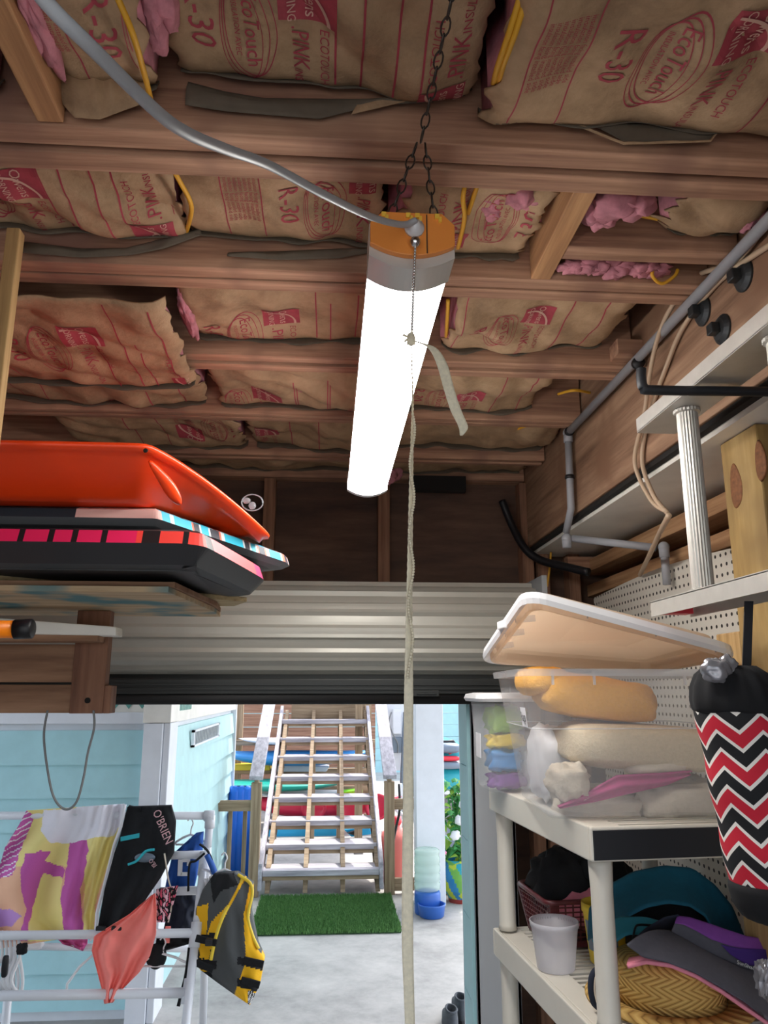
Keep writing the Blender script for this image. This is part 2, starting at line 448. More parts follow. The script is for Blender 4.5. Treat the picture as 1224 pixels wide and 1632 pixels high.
# ================================================================== SETTING
struct(B().box(-9, 9, -12, 18, -.12, 0), 'floor', 'concrete')
ceil = setting('ceiling', (0, 1, 2.55))
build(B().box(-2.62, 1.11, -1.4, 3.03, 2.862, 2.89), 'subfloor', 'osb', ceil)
JY = [(-1.39, -1.30), (-.65, -.56), (.2, .285), (.585, .66), (.995, 1.092), (1.372, 1.46), (1.775, 1.86), (2.19, 2.26), (2.6, 2.66)]
for i, (a, b) in enumerate(JY):
    mid = (a + b) / 2
    build(B().box(-2.6, .76, a, mid - .006, 2.55, 2.86), 'joist', 'joist', ceil, bevel=.002)
    build(B().box(-2.6, .76, mid + .006, b, 2.553 if i % 2 else 2.547, 2.86), 'joist', 'joist', ceil, bevel=.002)
build(B().box(.39, .43, 1.093, 1.371, 2.55, 2.86), 'blocking', 'lumber_y', ceil, bevel=.002)
build(B().box(.43, .76, 1.255, 1.30, 2.553, 2.86), 'blocking', 'joist', ceil, bevel=.002)
bx0, bx1 = PZ(60, 196, 2.552).x, PZ(104, 200, 2.552).x
build(B().box(bx0, bx1, .662, .993, 2.552, 2.86), 'blocking', 'lumber_y', ceil, bevel=.003)
build(B().box(.70, .78, 1.72, 1.775, 2.56, 2.6), 'blocking', 'joist', ceil, bevel=.002)
# left, back and right walls
wl = setting('wall_left', (-2.64, 1, 0))
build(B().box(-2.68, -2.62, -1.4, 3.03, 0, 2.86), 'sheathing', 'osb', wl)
for k in range(5): build(B().box(-2.62, -2.53, -1.3 + k * .9, -2.36 + k * .9, 0, 2.55), 'stud', 'brown_stud', wl)
wb = setting('wall_back', (0, 2.97, 1.7))
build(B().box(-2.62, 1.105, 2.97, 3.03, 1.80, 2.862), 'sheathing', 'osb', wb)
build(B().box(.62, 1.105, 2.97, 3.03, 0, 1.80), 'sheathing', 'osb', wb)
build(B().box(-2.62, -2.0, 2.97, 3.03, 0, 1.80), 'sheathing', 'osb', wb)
for x in (-.62, -.262, .18, .74, .80, .92): build(B().box(x, x + .045, 2.90, 2.97, 1.8 if x < .7 else 0, 2.55), 'stud', 'brown_stud', wb, bevel=.002)
build(B().box(-2.6, .76, 2.90, 2.965, 2.555, 2.86), 'header', 'joist', wb)
build(B().box(.30, .52, 2.86, 2.898, 2.50, 2.56), 'nailer', 'dark_gap', wb)
wr = setting('wall_right', (1.09, 1, 0))
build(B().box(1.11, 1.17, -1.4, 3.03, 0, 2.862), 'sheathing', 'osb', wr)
for y in (-1.2, -.4, .4, 2.10, 2.5): build(B().box(1.03, 1.11, y, y + .04, 0, 2.10), 'stud', 'brown_stud', wr, bevel=.002)
build(B().box(1.01, 1.11, 1.62, 2.96, 2.105, 2.15), 'top_plate', 'brown_plate', wr, bevel=.002)
build(B().box(.985, 1.11, 1.62, 2.96, 2.19, 2.235), 'top_plate', 'brown_plate', wr, bevel=.002)
build(B().box(.90, 1.105, 2.84, 2.885, 2.20, 2.245), 'nailer', 'joist', wr, bevel=.002)
build(B().box(1.02, 1.11, 1.98, 2.09, 1.9, 2.10), 'blocking', 'lumber_y', wr, bevel=.002)
wf = setting('wall_front_added', (0, -1.45, 0))
build(B().box(-2.68, 1.17, -1.46, -1.41, 2.5, 2.89), 'header', 'osb', wf)  # unseen header, added to keep rear daylight off the joist faces
build(B().box(-2.68, -2.0, -1.46, -1.41, 0, 2.5), 'sheathing', 'osb', wf)
bm = setting('trim_1', (.82, 1, 2.28))
for x0, x1 in ((.765, .807), (.809, .85), (.852, .895)):
    build(B().box(x0, x1, -1.4, 2.96, 2.29, 2.86), 'beam_ply', 'beam', bm, bevel=.003)
build(B().box(.772, .79, -1.4, 2.96, 2.276, 2.289), 'gap_strip', 'dark_gap', bm)  # dark strip standing in for the shaded gap under the beam
struct(B().box(.791, 1.105, -1.4, 2.96, 2.264, 2.287), 'trim_2', 'white_board')
# wooden post carrying the beam
po = setting('trim_3', (.9, 1.50, 0))
PXF = .83
build(B().box(PXF, .965, 1.385, 1.525, 0, 2.262), 'post', 'post', po, bevel=.004)
for (px, py, ry, rz) in ((1173, 775, .024, .05), (1212, 735, .02, .042)):
    q = PX(px, py, PXF); k = B(); k.lathe((PXF, q.y, q.z), [(1, -.001), (.85, .0016), (.5, .002), (.01, .002)], 22, (-1, 0, 0), wob=lambda t, i: .08 * math.sin(3 * t))
    for p in k.v: p.y = q.y + (p.y - q.y) * ry; p.z = q.z + (p.z - q.z) * rz
    build(k, 'knot', 'knot_wood', po, smooth=True)
build(B().box(.86, .965, 1.58, 1.68, 1.2, 1.87), 'block', 'lumber_z', po, bevel=.003)

# roll-up door
dr = setting('door_1', (-.6, 2.7, 0))
b = B(); cy, cz, R = 2.73, 1.96, .152
ring = []
for k in range(96):
    t = 2 * PI * k / 96; ph = (k % 8) / 8
    d = .0 if ph < .45 else (.010 if ph < .9 else .003)
    if k % 8 == 4: d = .013
    ring.append(((R + d) * math.sin(t), (R + d) * math.cos(t)))
b.loft([[V((x, cy + r[0], cz + r[1])) for r in ring] for x in (-1.95, .715)])
build(b, 'curtain', 'door_steel', dr)
b = B().box(-1.93, .60, 2.575, 2.61, 1.735, 1.785); build(b, 'bottom_bar', 'door_dark', dr, bevel=.004)
b = B().box(-1.93, .60, 2.568, 2.574, 1.764, 1.769).box(-1.93, .60, 2.564, 2.574, 1.75, 1.754); build(b, 'rib', 'door_dark', dr)
b = B().tube([(-1.93, 2.595, 1.722), (.60, 2.595, 1.722)], .019, 12); build(b, 'bottom_seal', 'rubber', dr, smooth=True)
b = B().box(.275, .36, 2.56, 2.568, 1.728, 1.748).box(.285, .35, 2.554, 2.56, 1.734, 1.741); build(b, 'latch', 'door_dark', dr, bevel=.002)
build(B().box(-1.95, .60, 2.69, 2.70, 1.765, 1.83), 'curtain_drop', 'door_dark', dr)
b = B().box(.717, .735, 2.56, 2.96, 1.80, 2.13); build(b, 'bracket', 'galvanised', dr)
b = B().box(.478, .62, 2.66, 2.672, 0, 1.715).box(.478, .49, 2.66, 2.72, 0, 1.715).box(.608, .62, 2.66, 2.965, 0, 1.715); build(b, 'guide_track', 'track_grey', dr, bevel=.002)
b = B().box(-1.96, -1.80, 2.66, 2.672, 0, 1.715); build(b, 'guide_track', 'track_grey', dr)
jb = setting('trim_4', (.6, 3, 0))
build(B().box(.500, .525, 2.93, 3.04, 0, 1.78), 'jamb', 'white_paint', jb, bevel=.002)
build(B().box(.466, .482, 2.668, 2.70, 0, 1.715), 'jamb_strip', 'teal_paint', jb, bevel=.002)
for k in range(7): build(B().box(.484, .500, 2.74, 2.93, .02 + k * .245, .262 + k * .245), 'weather_strip', 'teal_paint', jb)

# house above the open breezeway, teal outside walls
struct(B().box(-6, 2.1, 3.035, 8.5, 2.9, 3.1), 'trim_5', 'white_paint')  # unseen floor overhead, lengthened past the column to shade the lower treads
w1 = setting('wall_outer', (-2.5, 4.8, 0))
build(B().box(-5, -1.06, 4.80, 4.95, 0, 2.9), 'sheathing', 'white_paint', w1)
k = 0; z = .06
while z < 1.5:
    b = B().prism([(-5, 4.755, z), (-5, 4.80, z), (-5, 4.80, z + .19), (-5, 4.775, z + .19)], (3.94, 0, 0))
    build(b, 'plank', 'teal_paint', w1); z += .181
build(B().box(-5, -1.06, 4.76, 4.8, 1.555, 1.62), 'trim_board', 'white_paint', w1, bevel=.003)
b = B().box(-5, -1.06, 4.785, 4.8, 1.62, 1.78); build(b, 'frieze', 'white_board', w1)
for i in range(40):
    x = -1.10 - i * .078
    b = B().prism([(x, 4.779, 1.64 + .0), (x + .026, 4.779, 1.672), (x, 4.779, 1.704), (x - .026, 4.779, 1.672)], (0, .008, 0)); build(b, 'diamond', 'teal_lattice', w1)
w2 = setting('wall_inner', (-1, 6.4, 0))
build(B().box(-1.15, -.985, 4.95, 8.15, 0, 2.9), 'sheathing', 'white_paint', w2)
z = .06
while z < 1.5:
    b = B().prism([(-.945, 4.95, z), (-.985, 4.95, z), (-.985, 4.95, z + .19), (-.965, 4.95, z + .19)], (0, 3.2, 0))
    build(b, 'plank', 'teal_paint_warm', w2); z += .181
build(B().box(-.985, -.94, 4.95, 8.15, 1.555, 1.8), 'trim_board', 'white_board', w2)
build(B().box(-1.0, -.93, 8.15, 8.2, 0, 2.9), 'corner_board', 'white_paint', w2, bevel=.003)
b = B()
for i in range(9): b.box(-.942, -.936, 5.05 + i * .055, 5.075 + i * .055, 1.62, 1.66)
build(b, 'frieze_slots', 'teal_lattice', w2)
co = setting('trim_6', (-.98, 4.8, 0))
build(B().box(-1.065, -.955, 4.70, 4.90, 0, 1.56), 'corner_post', 'white_paint', co, bevel=.004)
build(B().box(-.953, -.915, 4.72, 4.95, 0, 1.56), 'corner_strip', 'white_paint', co, bevel=.004)
build(B().box(-1.07, -.91, 4.69, 4.95, 1.563, 2.9), 'corner_cap', 'white_board', co, bevel=.004)
t = thing('wall_vent', 'white louvered vent on the pale teal side wall above the drying rack', 'vent', (-.93, 6, 1.4))
b = B().box(-.944, -.925, 5.62, 6.9, 1.36, 1.375).box(-.944, -.925, 5.62, 6.9, 1.46, 1.475).box(-.944, -.925, 5.62, 5.66, 1.36, 1.475).box(-.944, -.925, 6.86, 6.9, 1.36, 1.475)
build(b, 'frame', 'white_paint', t)
for i in range(16): build(B().prism([(-.94, 5.68 + i * .073, 1.378), (-.928, 5.68 + i * .073, 1.378), (-.928, 5.71 + i * .073, 1.458), (-.94, 5.71 + i * .073, 1.458)], (0, .03, 0)), 'louver', 'galvanised', t)
# tall white column by the stairs
b = B().box(.757, 1.0, 6.9, 7.1, 0, 2.9); struct(b, 'trim_7', 'white_paint', bevel=.006)

# ================================================================== INSULATION
def batt(label, x0, x1, y0, y1, z0, sag, seed, units=(), lines=(), tilt=0.0, rag=0.02, flap=True, fluff=(), fill=.14):
    sd = seed * 13.7
    def surf(x, y):
        u = (x - x0) / (x1 - x0); v = (y - y0) / (y1 - y0)
        e = max(0.0, math.sin(PI * min(1, max(0, v)))) ** .35; eu = min(1, max(0, min(u, 1 - u)) * (x1 - x0) / .02) ** .5
        n = noise.noise(V((x * 4 + sd, y * 5, seed))) * .030 + noise.noise(V((x * 14 + sd, y * 6, seed))) * .016 + abs(noise.noise(V((x * 7 - y * 9 + sd, y * 3, seed * 2.)))) * -.022
        return z0 + tilt * (u - .5) - sag * .45 * e + 1.25 * n * (.35 + .65 * e) + .012 * (1 - eu)
    nx = max(16, int((x1 - x0) / .012)); ny = 26
    def jag(t, k): return rag * noise.noise(V((t * 9 + sd, k * 5, seed))) + rag * .5 * noise.noise(V((t * 30 + sd, k * 5, seed)))
    def pt(u, v):
        x = x0 + u * (x1 - x0) + jag(v, 1) * (1 - u) + jag(v, 2) * u
        y = y0 + v * (y1 - y0)
        return V((x, y, surf(x, y)))
    root = thing('insulation_batt', label, 'insulation', ((x0 + x1) / 2, (y0 + y1) / 2, z0), 'kraft faced insulation between the joists')
    build(B().grid(pt, nx, ny, th=(0, 0, .004)), 'paper', 'kraft_paper', root, smooth=True)
    if flap:
        def fp(u, v): 
            p = pt(u, 1.0); q = .008 + .016 * (.5 + .5 * noise.noise(V((u * 6 + sd, 9, seed)))); return V((p.x, y1 - .003 - .012 * v, p.z + .004 - q * v * 1.5))
        build(B().grid(fp, nx, 3, th=(0, .0015, 0)), 'paper_flange', 'kraft_inside', root, smooth=True)
    b = B().grid(lambda u, v: pt(.01 + u * .98, .02 + v * .96) + V((0, 0, .006)), max(8, nx // 3), 8, th=(0, 0, fill)); build(b, 'fiberglass', 'fiberglass', root, smooth=True)
    pr = B()
    def put(vs, fs, mi, lift):
        pr.mi = mi
        ok = [x0 + .012 < x < x1 - .012 and y0 + .008 < y < y1 - .008 for x, y in vs]
        pr.add([(x, y, surf(x, y) - lift) for x, y in vs], [f for f in fs if all(ok[i] for i in f)])
    def txt(s, size, ox, oy, o, mi=0, lift=.0016, wide=1.0):
        vs, fs = text_mesh(s); put([(ox + o * y * size, oy + o * x * size * wide) for x, y in vs], fs, mi, lift)
    def line(p, q, wd=.003, k=12):
        dx, dy = q[0] - p[0], q[1] - p[1]; L = math.hypot(dx, dy); nx_, ny_ = -dy / L * wd / 2, dx / L * wd / 2
        vs = []
        for i in range(k + 1): 
            x, y = p[0] + dx * i / k, p[1] + dy * i / k; vs += [(x + nx_, y + ny_), (x - nx_, y - ny_)]
        put(vs, [(2 * i, 2 * i + 1, 2 * i + 3, 2 * i + 2) for i in range(k)], 0, .0014)
    def patch(ax, ay, w_, h_, mi, lift, k=8):
        vs = [(ax - w_ / 2 + w_ * i / k, ay - h_ / 2 + h_ * j / k) for j in range(k + 1) for i in range(k + 1)]
        put(vs, [(j * (k + 1) + i, j * (k + 1) + i + 1, (j + 1) * (k + 1) + i + 1, (j + 1) * (k + 1) + i) for j in range(k) for i in range(k)], mi, lift)
    for un in units:
        ax, ay, o = un[:3]; k = un[3] if len(un) > 3 else 1.0
        patch(ax, ay - o * .045 * k, .078 * k, .074 * k, 0, .0016)
        txt('Owens', .024 * k, ax + o * .004, ay - o * .047 * k, o, 1, .003); txt('CORNING', .0165 * k, ax - o * .022 * k, ay - o * .045 * k, o, 1, .003)
        vs = []
        for i in range(15):
            a = PI * .5 * i / 14
            for r in (.060 * k, .065 * k): vs.append((ax + o * (-.034 * k + r * math.sin(a)), ay - o * (.0085 * k + r * math.cos(a) - .0)))
        put(vs, [(2 * i, 2 * i + 1, 2 * i + 3, 2 * i + 2) for i in range(14)], 1, .003)
        txt('.PINK', .034 * k, ax - o * .012 * k, ay + o * .042 * k, o); txt('INSULATION', .017 * k, ax - o * .016 * k, ay + o * .132 * k, o)
        txt('ECOTOUCH', .0185 * k, ax + o * .022 * k, ay + o * .052 * k, o)
        ex = ax - o * .078 * k
        txt('EcoTouch', .031 * k, ex, ay + o * .015 * k, o); txt('INSULATION AVEC', .011 * k, ex - o * .02 * k, ay + o * .012 * k, o)
        for q in (0, .007, .014):
            vs = []
            for i in range(41):
                a = 2 * PI * i / 40
                for r in (1, .965): vs.append((ex - o * q + (.036 - q * .5) * k * r * math.cos(a), ay + o * (.015 + q) * k + .085 * k * r * math.sin(a)))
            put(vs, [(2 * i, 2 * i + 1, 2 * i + 3, 2 * i + 2) for i in range(40)], 0, .0014)
        txt('R-30', .05 * k, ax - o * .148 * k, ay + o * .01, o)
        for q in range(9):
            lx = ax - o * (.195 + q * .0085) * k
            if q in (0, 8): line((lx, ay - .2), (lx, ay + .2), .0022, 30)
            else: txt('l'.join(['insulation facing installed side'] ) , .0105 * k, lx, ay, o)
        for q in (.075, .16): line((ax + o * q * k, ay - .2), (ax + o * q * k, ay + .2), .003, 30)
    for p, q in lines: line(p, q)
    if pr.f: tag(build(pr, 'print', ['print_red', 'print_pale'], root), kind='stuff')
    for (fx, fy, fz, rx, ry, rz) in fluff:
        f = B()
        for q in range(5): f.ell((fx + rx * random.uniform(-.5, .5), fy + ry * random.uniform(-.4, .4), fz + rz * random.uniform(-.4, .4)), rx * .6, ry * .6, rz * .6, 16, 10, .55, seed + q)
        build(f, 'loose_fiberglass', 'fiberglass', root, smooth=True)
    return root
def X_(px, py, z=2.6): return PZ(px, py, z)
def U(px, py, o, k=1.0, z=2.6): p = PZ(px, py, z); return (p.x, p.y, o, k)
b0 = (.664, .990)
B1 = batt('torn batt end with pink edge beside the wooden block at upper left', -.395, -.262, *b0, 2.62, .03, 1, units=[(-.16, .84, 1)], fluff=[(-.385, .84, 2.60, .02, .12, .03)])
batt('short crumpled paper batt at the far upper left corner', -.80, -.49, *b0, 2.60, .03, 2)
B3 = batt('large batt with its print upright right above the grey cord', -.235, .2, *b0, 2.645, .065, 3, units=[U(490, 64, 1), U(712, 132, -1)], fluff=[(-.235, .87, 2.625, .025, .06, .03)])
B4 = batt('widest sagging batt with folded dark lower edge at upper right', .215, .755, *b0, 2.60, .085, 4, units=[U(1170, 60, 1, 1.05), ], fluff=[(.74, .93, 2.6, .03, .05, .03)])
b1 = (1.095, 1.370)
B5 = batt('batt left of the yellow cable in the second bay, square logos at both ends', -1.0, -.285, *b1, 2.625, .035, 5, units=[U(45, 310, 1), U(240, 345, -1)])
B6 = batt('batt with long printed text block just left of the shop light', -.28, .085, *b1, 2.625, .03, 6, units=[U(590, 330, 1)])
batt('crumpled batt end hanging torn right behind the lamp chains', .12, .37, *b1, 2.60, .03, 7, units=[U(715, 345, -1)], rag=.05, fluff=[(.33, 1.15, 2.59, .04, .05, .03), (.27, 1.2, 2.6, .04, .04, .03)])
batt('small open ended batt beside the beam at right of second bay', .60, .757, 1.095, 1.25, 2.60, .035, 8, rag=.04, fluff=[(.745, 1.18, 2.57, .02, .03, .02), (.50, 1.16, 2.58, .06, .05, .04), (.47, 1.2, 2.59, .05, .05, .05)])
f = B()
for q in range(26): f.ell((.45 + q * .0078 + random.uniform(-.005, .005), 1.345 + random.uniform(-.012, .012), 2.566 + random.uniform(-.006, .008)), random.uniform(.012, .024), random.uniform(.012, .02), random.uniform(.006, .013), 12, 8, .8, q)
one(f, 'insulation_scrap', 'fiberglass', 'strip of loose pink fiberglass along the joist near the beam', 'insulation', smooth=True)
b2 = (1.463, 1.772)
batt('dim batt in third bay above the orange board, logo at its left', -.90, -.352, 1.463, 1.893, 2.522, .02, 9, units=[U(140, 546, 1, 1.1, 2.52), U(300, 596, -1, 1.1, 2.52)], fill=.004)
batt('batt in third bay left of the lit tube, beside the torn gap', -.335, .10, *b2, 2.60, .03, 10, units=[U(450, 520, 1, 1.1), U(640, 540, -1, 1.1)], fluff=[(-.335, 1.6, 2.575, .02, .14, .02)])
batt('rounded batt in third bay right of the lit tube', .27, .68, *b2, 2.60, .05, 11, units=[U(850, 505, 1, .9)], tilt=.03)
b3 = (1.863, 2.187)
batt('dark batt in fourth bay far left behind the wood brace', -.98, -.37, *b3, 2.585, .03, 12, units=[U(210, 640, 1, 1.1)])
batt('batt in fourth bay centre left with two framed prints', -.33, .09, *b3, 2.585, .03, 13, units=[U(428, 630, 1, 1.1), U(570, 640, -1, 1.1)])
batt('batt in fourth bay just right of the pull cord', .17, .60, *b3, 2.59, .03, 14, units=[U(745, 625, 1, 1.0)])
b4 = (2.263, 2.597)
batt('dark batt in fifth bay above the tip of the orange board', -.86, -.30, *b4, 2.585, .02, 15, units=[U(300, 670, -1, 1.1)])
batt('batt in fifth bay left of the lit tube end', -.27, .16, *b4, 2.585, .02, 16, units=[U(425, 685, 1, 1.1)])
batt('shadowed batt in fifth bay by the far end of the beam', .22, .75, *b4, 2.60, .02, 17)
b5 = (2.663, 2.895)
batt('deep shadow batt in the last bay before the back wall', -1.2, .75, *b5, 2.60, .02, 18, fluff=[(.23, 2.8, 2.54, .05, .05, .04)])

def flap(root, up, lo, d, mat='kraft_inside', bulge=.006):                # loose paper edge hanging down the joist's face
    def fn(u, v):
        a, c = lerp_poly(up, u), lerp_poly(lo, u); q = P(a[0] + (c[0] - a[0]) * v, a[1] + (c[1] - a[1]) * v, d)
        return q + V((0, -bulge * math.sin(PI * v) * (1 + noise.noise(V((u * 8, v * 3, d)))) - .004 * v, 0))
    build(B().grid(fn, 40, 6, th=(0, .001, 0)), 'paper_flange', mat, root, smooth=True)
flap(B4, [(790, 100), (850, 135), (905, 152), (950, 180), (1000, 196), (1060, 195), (1120, 178), (1160, 165)], [(805, 152), (850, 172), (900, 192), (950, 205), (995, 229), (1060, 228), (1130, 226), (1165, 178)], .985)
flap(B4, [(805, 148), (900, 190), (990, 228), (1060, 226), (1130, 224), (1165, 176)], [(806, 154), (902, 197), (992, 233), (1060, 231), (1131, 229), (1167, 182)], .982, 'kraft_paper', .003)
flap(B3, [(300, 130), (360, 146), (420, 156), (500, 157), (600, 158), (690, 160)], [(296, 170), (360, 180), (430, 186), (510, 192), (600, 170), (690, 166)], .986)
flap(B3, [(575, 160), (640, 150), (700, 138), (755, 122)], [(560, 185), (640, 166), (705, 152), (757, 138)], .984, 'kraft_paper', .003)
flap(B1, [(100, 100), (130, 98), (170, 100), (205, 112), (235, 130)], [(98, 165), (120, 190), (160, 193), (200, 178), (238, 165)], .982, 'kraft_paper', .014)
flap(B5, [(40, 385), (130, 396), (200, 395), (260, 380), (320, 362)], [(30, 404), (130, 412), (205, 409), (262, 398), (322, 376)], 1.362)
flap(B6, [(365, 402), (450, 400), (540, 396), (585, 396)], [(362, 410), (450, 416), (540, 413), (585, 405)], 1.362)
# ================================================================== SHOP LIGHT AND CORDS
LX, LY0, LY1 = .100, .90, 2.13
def sect(w, zb, dip, zt, ch):
    return [(w * t / 8, zb + dip * (t / 8) ** 2) for t in range(-8, 9)] + [(w, zt - ch), (w - ch, zt), (-w + ch, zt), (-w, zt - ch)]
def sweep(b, sec, y0, y1):
    return b.loft([[V((LX + x, y, z)) for x, z in sec] for y in (y0, y1)])
t = thing('shop_light', 'long lit tube style shop light with an orange end hanging on chains', 'light', (LX, 1.5, 2.28))
build(sweep(B(), sect(.0535, 2.288, .017, 2.329, .005), .962, 2.108), 'lens', 'lens_lit', t, smooth=False)
build(sweep(B(), [(-.0545, 2.325), (-.0545, 2.345), (-.045, 2.36), (.045, 2.36), (.0545, 2.345), (.0545, 2.325), (.0540, 2.3292), (-.0540, 2.3292)][::-1], .95, 2.11), 'housing', 'white_plastic', t, bevel=.002)
build(sweep(B(), sect(.0565, 2.285, .018, 2.362, .014), .902, .962), 'end_sleeve', 'sleeve_grey', t)
build(sweep(B(), sect(.0565, 2.285, .018, 2.362, .014), 2.108, 2.13), 'end_sleeve', 'white_plastic', t)
ec = build(sweep(B(), sect(.0555, 2.299, .016, 2.361, .016), .892, .902), 'end_cap', 'orange_cap', t, bevel=.001)
b = B().box(LX + .018, LX + .0192, .8905, .8925, 2.302, 2.358); build(b, 'seam', 'dark_steel', ec)
for x in (-.036, -.004, .008, .034):
    b = B().box(LX + x - .005, LX + x + .001, .8885, .893, 2.352, 2.3585).box(LX + x, LX + x + .004, .8885, .893, 2.347, 2.3545); build(b, 'clip', 'yellow_mark', ec)
b = B().lathe((LX + .002, .892, 2.337), [(.013, 0), (.013, .004), (.008, .007), (.005, .014)], 20, (0, -1, 0)); build(b, 'cord_bushing', 'white_plastic', t, smooth=True)
b = B().ell((LX + .002, .884, 2.313), .0075, .0075, .0075, 20, 12); build(b, 'switch_bell', 'chrome', t, smooth=True)
def link(b, c, d, side, L=.024, w=.0055, r=.0013):
    c, d = V(c), V(d).normalized(); side = (V(side) - d * V(side).dot(d)).normalized()
    pts = []
    for k in range(12):
        a = 2 * PI * k / 12; pts.append(c + d * (math.cos(a) * L / 2) + side * (math.sin(a) * w * (1 if abs(math.cos(a)) < .8 else .8)))
    return b.tube(pts, r, 5, closed=True)
def chain(label, p, q, step=.0205):
    p, q = V(p), V(q); n = max(2, round((q - p).length / step)); d = (q - p) / n
    t = thing('hanging_chain', label, 'chain', p)
    for i in range(n): build(link(B(), p + d * (i + .5), d, (1, .15, 0) if i % 2 else (.1, 1, .2), L=d.length * 1.22), 'link', 'chain_steel', t, smooth=True)
J = V((.117, .93, 2.50)); top = V((.145, .668, 2.60))
chain('single dark steel chain running up from the forked chains to the ceiling', J, top)
chain('left leg of the forked steel chain above the shop light', (.068, .935, 2.362), J + V((-.006, 0, -.004)))
chain('right leg of the forked steel chain above the shop light', (.137, .935, 2.362), J + V((.006, 0, -.004)))
cord = [P(20, -70, .32), P(75, 5, .335), P(150, 80, .36), P(250, 178, .42), P(300, 213, .46), P(360, 238, .52), P(430, 264, .60), P(520, 312, .70), P(590, 345, .80), P(640, 358, .865), V((LX + .002, .878, 2.34))]
one(B().tube(spline(cord, 8), .0042, 12), 'power_cord', 'grey_cord', 'thick grey power cord sweeping from upper left to the shop light', 'cord', smooth=True)
# pull cord: bead chain, knot, cotton tape
t = thing('pull_cord', 'bead chain and knotted cream cotton tape hanging down from the shop light', 'pull cord', P(655, 540, .89))
b = B(); p0, p1 = V((LX + .002, .884, 2.305)), P(656, 535, .89)
for i in range(31): b.ell(p0.lerp(p1, i / 30), .0021, .0021, .0021, 8, 5)
for i in range(30): b.tube([p0.lerp(p1, i / 30), p0.lerp(p1, (i + 1) / 30)], .0005, 4)
tag(build(b, 'bead_chain', 'chrome', t, smooth=True), kind='stuff')
b = B().ell(P(655, 541, .889), .006, .005, .009, 12, 8, .4, 3)
b.tube(spline([P(655, 535, .889), P(648, 536, .887), P(642, 533, .886)], 4), .0016, 6).tube(spline([P(654, 540, .887), P(648, 541, .885), P(645, 545, .884)], 4), .0014, 6).tube(spline([P(655, 535, .889), P(656, 530, .887), P(657, 526, .886)], 4), .0014, 6)
build(b, 'knot', 'webbing', t, smooth=True)
def tape(cl, wd, tw, name, n=90, ribs=True):
    pts = spline(cl, max(2, n // (len(cl) - 1))); k = len(pts) - 1
    def fn(u, v):
        i = min(k, int(round(v * k))); c = pts[i]; a = lerp_poly(tw, v)[0]; w = lerp_poly(wd, v)[0]
        return c + V((math.cos(a), math.sin(a), 0)) * ((u - .5) * w) + V((math.sin(a), -math.cos(a), 0)) * (.0008 * (i % 2) if ribs else 0)
    return build(B().grid(fn, 4, k, th=(.0004, .0014, 0)), name, 'webbing', t, smooth=True)
tape([P(655, 548, .889), P(657, 640, .89), P(655, 760, .89), P(652, 950, .889), P(651, 1100, .888), P(650, 1300, .887), P(649, 1480, .886), P(652, 1600, .884), P(655, 1700, .88)],
     [(.004,), (.0045,), (.0065,), (.008,), (.0105,), (.0115,), (.012,), (.0105,), (.010,)], [(1.2,), (1.0,), (.7,), (.5,), (.2,), (0.,), (0.,), (.1,), (.2,)], 'tape', 240)
tape([P(658, 543, .888), P(672, 547, .882), P(690, 556, .876), P(704, 580, .872), P(716, 622, .87), P(727, 655, .87), P(738, 680, .87), P(735, 694, .87)],
     [(.004,), (.005,), (.011,), (.0135,), (.0135,), (.0135,), (.012,), (.003,)], [(0.,), (0.,), (.0,), (0.,), (0.1,), (0.,), (0.,), (0.,)], 'tape_tail', 70)
b = B(); p0, p1 = P(659, 660, .884), P(655, 1080, .884)
for i in range(95): b.ell(p0.lerp(p1, i / 94) + V((.0028 * math.sin(i * .25) - .001, 0, 0)), .0018, .0018, .0018, 6, 4)
tag(build(b, 'bead_edge', 'webbing', t, smooth=True), kind='stuff')

# ceiling cables
def cable(label, pts, r=.0042, mat='yellow_cable', name='electrical_cable', n=8, hole=None):
    t = thing(name, label, 'cable', pts[-1])
    build(B().tube(spline(pts, 8), r, n), 'sheath', mat, t, smooth=True)
    if hole: build(B().lathe(pts[-1], [(.0135, 0), (.0125, .003), (.006, .003)], 16, hole), 'drilled_hole', 'dark_gap', t)
    return t
z = lambda x, y, h: PZ(x, y, h)
cable('yellow cable dropping beside torn pink batt at upper left', [z(180, -20, 2.58), z(210, 50, 2.555), z(228, 110, 2.56), z(242, 165, 2.60)])
cable('yellow cable into a drilled hole, between the two left printed batts', [z(270, 262, 2.57), z(287, 290, 2.565), z(305, 330, 2.57), V((-.292, 1.366, 2.62))], hole=(0, -1, 0))
t = cable('doubled yellow cable hanging over the joist at top centre right', [z(835, -25, 2.57), z(812, 50, 2.545), z(792, 110, 2.55), z(783, 152, 2.60)], r=.0042)
build(B().tube(spline([z(845, -25, 2.57), z(822, 50, 2.545), z(800, 110, 2.55), z(791, 150, 2.60)], 8), .0042, 8), 'second_sheath', 'yellow_cable', t, smooth=True)
cable('longer yellow cable loop passing just right of the orange lamp end', [z(744, 282, 2.58), z(738, 315, 2.555), z(740, 350, 2.55), z(730, 395, 2.58)])
cable('short yellow cable behind, parallel to the one by the lamp end', [z(765, 284, 2.585), z(756, 310, 2.575), z(746, 340, 2.58)])
cable('yellow cable running into hole in the short joist by the beam', [z(1140, 300, 2.60), z(1125, 335, 2.59), z(1100, 355, 2.59), V((.552, 1.252, 2.625))], hole=(0, -1, 0))
cable('small yellow cable loop under the joist beside the loose pink strip', [z(1042, 424, 2.57), z(1040, 440, 2.55), z(1055, 452, 2.54), z(1075, 440, 2.555), z(1080, 430, 2.57)], r=.0035)
cable('upright yellow cable stub right of the lit tube', [z(714, 478, 2.56), z(713, 505, 2.555), z(711, 538, 2.59)], r=.0045)
